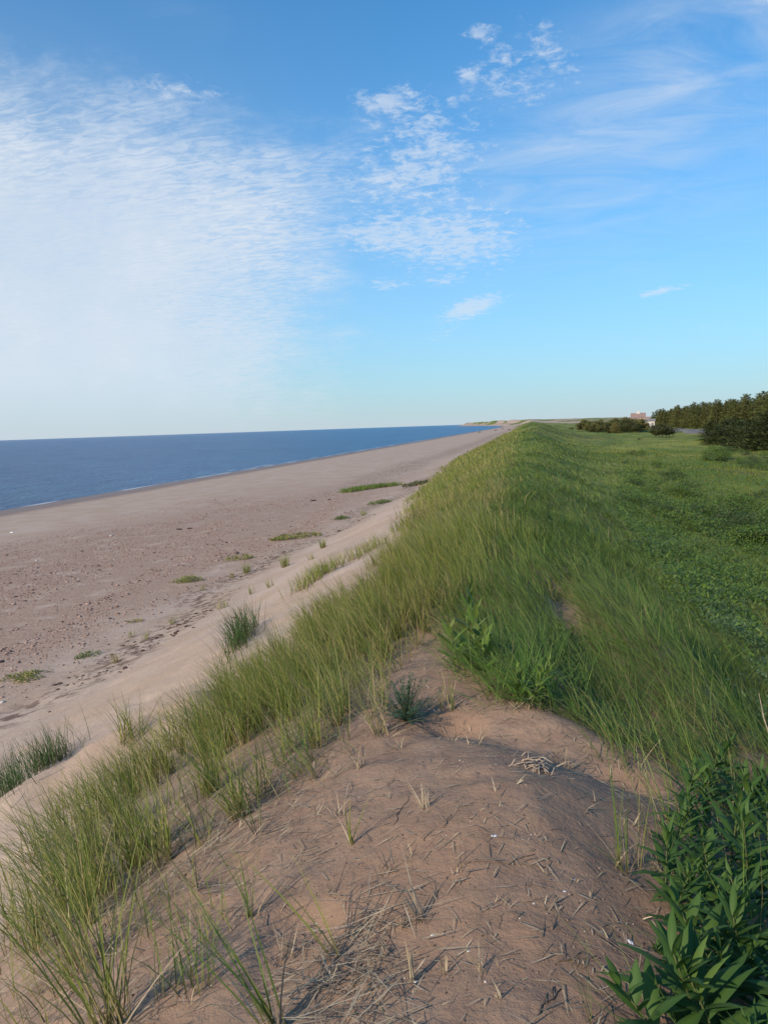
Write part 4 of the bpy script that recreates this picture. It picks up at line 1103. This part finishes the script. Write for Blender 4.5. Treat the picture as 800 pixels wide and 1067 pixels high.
# skirts down to the ground
o = mesh_np('road', np.array(V), [np.array(Q)], asph); md = o.modifiers.new('s', 'SOLIDIFY'); md.thickness = .5; md.offset = -1
tag(o, 'grey coast road passing between the dune meadow and the wood', kind='structure')

# ------------------------------------------------------------------ far buildings
wall_w = plain('white wall', (.58, .56, .53), .8, .05, 2); roof_r = plain('reddish roof', (.30, .20, .17), .8, .15, 2); roof_g = plain('grey roof', (.22, .21, .2), .8, .15, 2)
pink = plain('pinkish wall', (.42, .32, .28), .8, .1, 2); glass = plain('dark glass', (.03, .04, .05), .15, .1, 2)
def house(px, d_, W, Dp, H, RH, label, wm, rm, dormer=False, rz=0.):
    p = away(px, d_); t = thing('cottage', label, 'building', (p.x, p.y, p.z), math.atan2(p.y, p.x) - math.pi / 2 + rz)
    s = MB(); s.box(-W / 2, W / 2, 0, Dp, -1, H); s.build('wall', wm, t)
    s = MB(); e = .35
    s.add([(-W / 2 - e, -e, H), (W / 2 + e, -e, H), (W / 2 + e, Dp + e, H), (-W / 2 - e, Dp + e, H), (-W / 2 - e, Dp / 2, H + RH), (W / 2 + e, Dp / 2, H + RH)],
          [(0, 1, 5, 4), (2, 3, 4, 5), (0, 4, 3), (1, 2, 5), (0, 3, 2, 1)])
    rf = s.build('roof', rm, t)
    if dormer:
        s = MB(); s.box(-.9, .9, Dp / 2 - 1, Dp / 2 + 1, H + RH - .5, H + RH + 1.0); s.build('cupola', wall_w, rf)
    n = max(2, int(W / 2.6))
    for i in range(n):
        xc = -W / 2 + (i + .5) * W / n
        if i == n // 2:
            s = MB(); s.box(xc - .5, xc + .5, -.08, -.003, 0, 2.1); s.build('door', roof_g, t); continue
        s = MB(); s.box(xc - .55, xc + .55, -.06, -.003, .9, 2.1); w_ = s.build('window', wall_w, t)
        s = MB(); s.box(xc - .45, xc + .45, -.09, -.063, 1.0, 2.0); s.build('pane', glass, w_)
    return t
house(651, 330, 1.9, 2.6, 3.9, .9, 'small white gabled building showing above the thicket', wall_w, wall_w)
house(664.5, 460, 7.5, 7, 4.6, 2.4, 'pinkish building with a reddish roof and small white cupola', pink, roof_r, True)
house(660, 400, 3.5, 4, 3.4, 1.2, 'low pinkish shed in front of the reddish roofed building', pink, roof_r)
house(677, 350, 3.6, 3.6, 2.9, .9, 'small white cottage beside the wood at the road', wall_w, roof_g)
house(672, 520, 5, 5, 3.6, 1.6, 'farthest low cottage between the reddish roof and the wood', wall_w, roof_r)

# ------------------------------------------------------------------ sun + sky
SUN_EL = 30 * D2R
# light travels to the right and away from the viewer
TO = (-10.9 + 46) * D2R                   # azimuth from +Y towards +X in which the shadows fall
sd = Vector((math.sin(TO) * math.cos(SUN_EL), math.cos(TO) * math.cos(SUN_EL), -math.sin(SUN_EL)))
L = bpy.data.lights.new('sun', 'SUN'); L.energy = 4.0; L.angle = .6 * D2R; L.color = (1, .83, .64)
lo = bpy.data.objects.new('sun', L); C.objects.link(lo)
lo.rotation_euler = sd.to_track_quat('-Z', 'Y').to_euler(); lo.location = (-20, -20, 30)

w = bpy.data.worlds.new('World'); bpy.context.scene.world = w; w.use_nodes = True
nt = NT(w.node_tree); bg = w.node_tree.nodes['Background']
sky = nt.node('ShaderNodeTexSky', sky_type='NISHITA'); sky.sun_disc = False
sky.sun_elevation = SUN_EL
# Nishita: rotation is measured clockwise from +Y
sunaz = math.atan2(-sd.x, -sd.y)
sky.sun_rotation = sunaz
sky.altitude = 0; sky.air_density = 1.0; sky.dust_density = .5; sky.ozone_density = 2.5
tc = nt.node('ShaderNodeTexCoord').outputs['Generated']
sp = nt.node('ShaderNodeSeparateXYZ'); nt.put(sp.inputs[0], tc); dx, dy, dz = sp.outputs
az = nt.math('MULTIPLY', nt.math('ARCTAN2', dx, dy), 180 / math.pi)
el = nt.math('MULTIPLY', nt.math('ARCSINE', dz), 180 / math.pi)
den = nt.math('ADD', nt.math('MAXIMUM', dz, 0.), .10)
PX = nt.math('DIVIDE', dx, den); PY = nt.math('DIVIDE', dy, den); PP = nt.comb(PX, PY)
AE = nt.comb(az, el)
def azel(px, py):
    v = ray(px, py); return math.degrees(math.atan2(v.x, v.y)), math.degrees(math.asin(v.z))
# cloud bank: right hand limit in azimuth as a function of elevation
lim = [(0, 370), (100, 365), (150, 352), (190, 378), (235, 352), (285, 340), (325, 322), (348, 350), (385, 330), (440, 330)]
cv = nt.node('ShaderNodeFloatCurve'); mp_ = cv.mapping; crv = mp_.curves[0]
EL0, EL1, AZ0, AZ1 = -5., 45., -60., 20.
cpts = []
for (py, px) in [(a_, b_) for a_, b_ in lim]:
    a_, e_ = azel(px, py); cpts.append(((e_ - EL0) / (EL1 - EL0), (a_ - AZ0) / (AZ1 - AZ0)))
cpts.sort(); cpts = [(0, cpts[0][1])] + cpts + [(1, cpts[-1][1])]
while len(crv.points) < len(cpts): crv.points.new(.5, .5)
for p_, q_ in zip(crv.points, cpts): p_.location = (min(1, max(0, q_[0])), min(1, max(0, q_[1]))); p_.handle_type = 'AUTO'
mp_.update()
nt.put(cv.inputs['Value'], nt.math('DIVIDE', nt.math('SUBTRACT', el, EL0), EL1 - EL0))
azl = nt.math('ADD', nt.math('MULTIPLY', cv.outputs[0], AZ1 - AZ0), AZ0)
wob = nt.math('MULTIPLY', nt.math('SUBTRACT', nt.noise(AE, .16, 5, .6), .5), 12)
wob2 = nt.math('MULTIPLY', nt.math('SUBTRACT', nt.noise(PP, 4.0, 7, .7), .5), 12)
ta = azel(0, 66); tb = azel(350, 150)
top_ = nt.math('ADD', nt.math('MULTIPLY', nt.math('SUBTRACT', az, ta[0]), (tb[1] - ta[1]) / (tb[0] - ta[0])), ta[1])
ins = nt.math('ADD', nt.math('ADD', nt.math('MINIMUM', nt.math('SUBTRACT', azl, az), nt.math('MULTIPLY', nt.math('SUBTRACT', top_, el), 1.6)), wob), wob2)
# mackerel ripples: stretched noise on the cloud layer
mp1 = nt.node('ShaderNodeMapping'); nt.put(mp1.inputs[0], PP); mp1.inputs['Rotation'].default_value = (0, 0, .25); mp1.inputs['Scale'].default_value = (9, 21, 1)
rip = nt.noise(mp1.outputs[0], 1.3, 5, .65, 1.3)
mp2 = nt.node('ShaderNodeMapping'); nt.put(mp2.inputs[0], PP); mp2.inputs['Rotation'].default_value = (0, 0, -.35); mp2.inputs['Scale'].default_value = (2.2, 4.5, 1)
wisp = nt.noise(mp2.outputs[0], 1.1, 7, .62, .7)
rsel = nt.math('ADD', .38, nt.math('MULTIPLY', nt.step(rip, .36, .62), .62))
edgeband = nt.step(ins, 13, 1)                      # 1 near the edge of the bank
bank = nt.step(ins, -3.5, 7)
tex = nt.math('ADD', nt.math('MULTIPLY', nt.math('SUBTRACT', 1, edgeband), nt.math('ADD', .82, nt.math('MULTIPLY', rsel, .2))), nt.math('MULTIPLY', edgeband, rsel))
thick = nt.math('ADD', .40, nt.math('MULTIPLY', nt.noise(AE, .12, 5, .62), .80))
bankd = nt.math('MULTIPLY', nt.math('MULTIPLY', bank, tex), thick)
bankd = nt.math('MULTIPLY', bankd, nt.step(el, -2, 5))
def blob(px, py, sx_, sy_, k, rot=0.):
    a_, e_ = azel(px, py); kx = sx_ / 14.; ky = sy_ / 14.
    u = nt.math('SUBTRACT', az, a_); v = nt.math('SUBTRACT', el, e_)
    if rot:
        c_, s_ = math.cos(rot), math.sin(rot)
        u, v = nt.math('ADD', nt.math('MULTIPLY', u, c_), nt.math('MULTIPLY', v, s_)), nt.math('SUBTRACT', nt.math('MULTIPLY', v, c_), nt.math('MULTIPLY', u, s_))
    u = nt.math('DIVIDE', u, kx); v = nt.math('DIVIDE', v, ky)
    q = nt.math('ADD', nt.math('MULTIPLY', u, u), nt.math('MULTIPLY', v, v))
    return nt.math('MULTIPLY', nt.math('EXPONENT', nt.math('MULTIPLY', q, -1)), k)
def total(bl):
    s_ = bl[0]
    for q in bl[1:]: s_ = nt.math('ADD', s_, q)
    return s_
puffs = total([blob(425, 180, 85, 28, 1.0, .1), blob(475, 250, 75, 34, 1.15), blob(385, 245, 45, 16, .9), blob(490, 321, 34, 10, 1.5, .25), blob(540, 85, 60, 24, .72, -.1), blob(572, 44, 34, 16, .7, -.7), blob(515, 50, 14, 16, .7), blob(492, 32, 18, 8, .8),
               blob(430, 122, 60, 26, .75, -.2), blob(400, 104, 26, 8, .8), blob(400, 297, 26, 6, .8), blob(462, 293, 18, 5, .7), blob(460, 349, 26, 7, .6, .2), blob(685, 304, 28, 4, 1.2, .12), blob(487, 76, 10, 6, .8), blob(180, 95, 60, 14, .7), blob(740, 340, 40, 5, .5, .15)])
pf = nt.step(nt.math('ADD', nt.math('MULTIPLY', puffs, .52), nt.math('MULTIPLY', nt.math('SUBTRACT', nt.noise(PP, 19.0, 7, .72, .3), .5), 1.8)), .22, .72)
pf = nt.math('MULTIPLY', nt.math('MULTIPLY', pf, nt.step(puffs, .04, .5)), nt.math('ADD', .15, nt.math('MULTIPLY', rip, .85)))
veil = total([blob(760, 50, 170, 60, 1.0, .35), blob(640, 120, 170, 60, .7, .3), blob(700, 210, 200, 80, .35), blob(590, 170, 150, 50, .4, .3), blob(780, 10, 50, 26, .6), blob(690, 20, 40, 16, .5), blob(210, 15, 90, 14, .25)])
vf = nt.math('MULTIPLY', veil, nt.math('MULTIPLY', nt.step(wisp, .25, .85), .40))
# low haze near the horizon and over the left
hz = nt.math('MULTIPLY', nt.math('EXPONENT', nt.math('MULTIPLY', nt.math('MAXIMUM', el, 0), -1 / 12.)), .92)
lefth = nt.math('MULTIPLY', nt.math('MULTIPLY', nt.step(az, -8, -40), nt.step(el, 32, 8)), .35)
def union(a_, b_): return nt.math('SUBTRACT', 1, nt.math('MULTIPLY', nt.math('SUBTRACT', 1, nt.math('MINIMUM', a_, 1)), nt.math('SUBTRACT', 1, nt.math('MINIMUM', b_, 1))))
cl = union(union(bankd, pf), vf)
CLOUD = (6.5, 7.2, 8.1); HAZE = (5.2, 5.95, 6.5)
skyc = nt.mix(1.0, sky.outputs[0], (.24, 1.24, 1.74), 'MULTIPLY')
colr = nt.mix(union(hz, lefth), skyc, HAZE)
colr = nt.mix(nt.math('MINIMUM', cl, .92), colr, CLOUD)
nt.put(bg.inputs['Color'], colr); bg.inputs['Strength'].default_value = .1

sc = bpy.context.scene
sc.view_settings.view_transform = 'Standard'; sc.view_settings.look = 'None'; sc.view_settings.gamma = 1; sc.view_settings.use_curve_mapping = False
sc.view_settings.exposure = 0.12
sc.cycles.max_bounces = 6; sc.cycles.diffuse_bounces = 3; sc.cycles.glossy_bounces = 2; sc.cycles.transmission_bounces = 3
sc.cycles.use_denoising = True
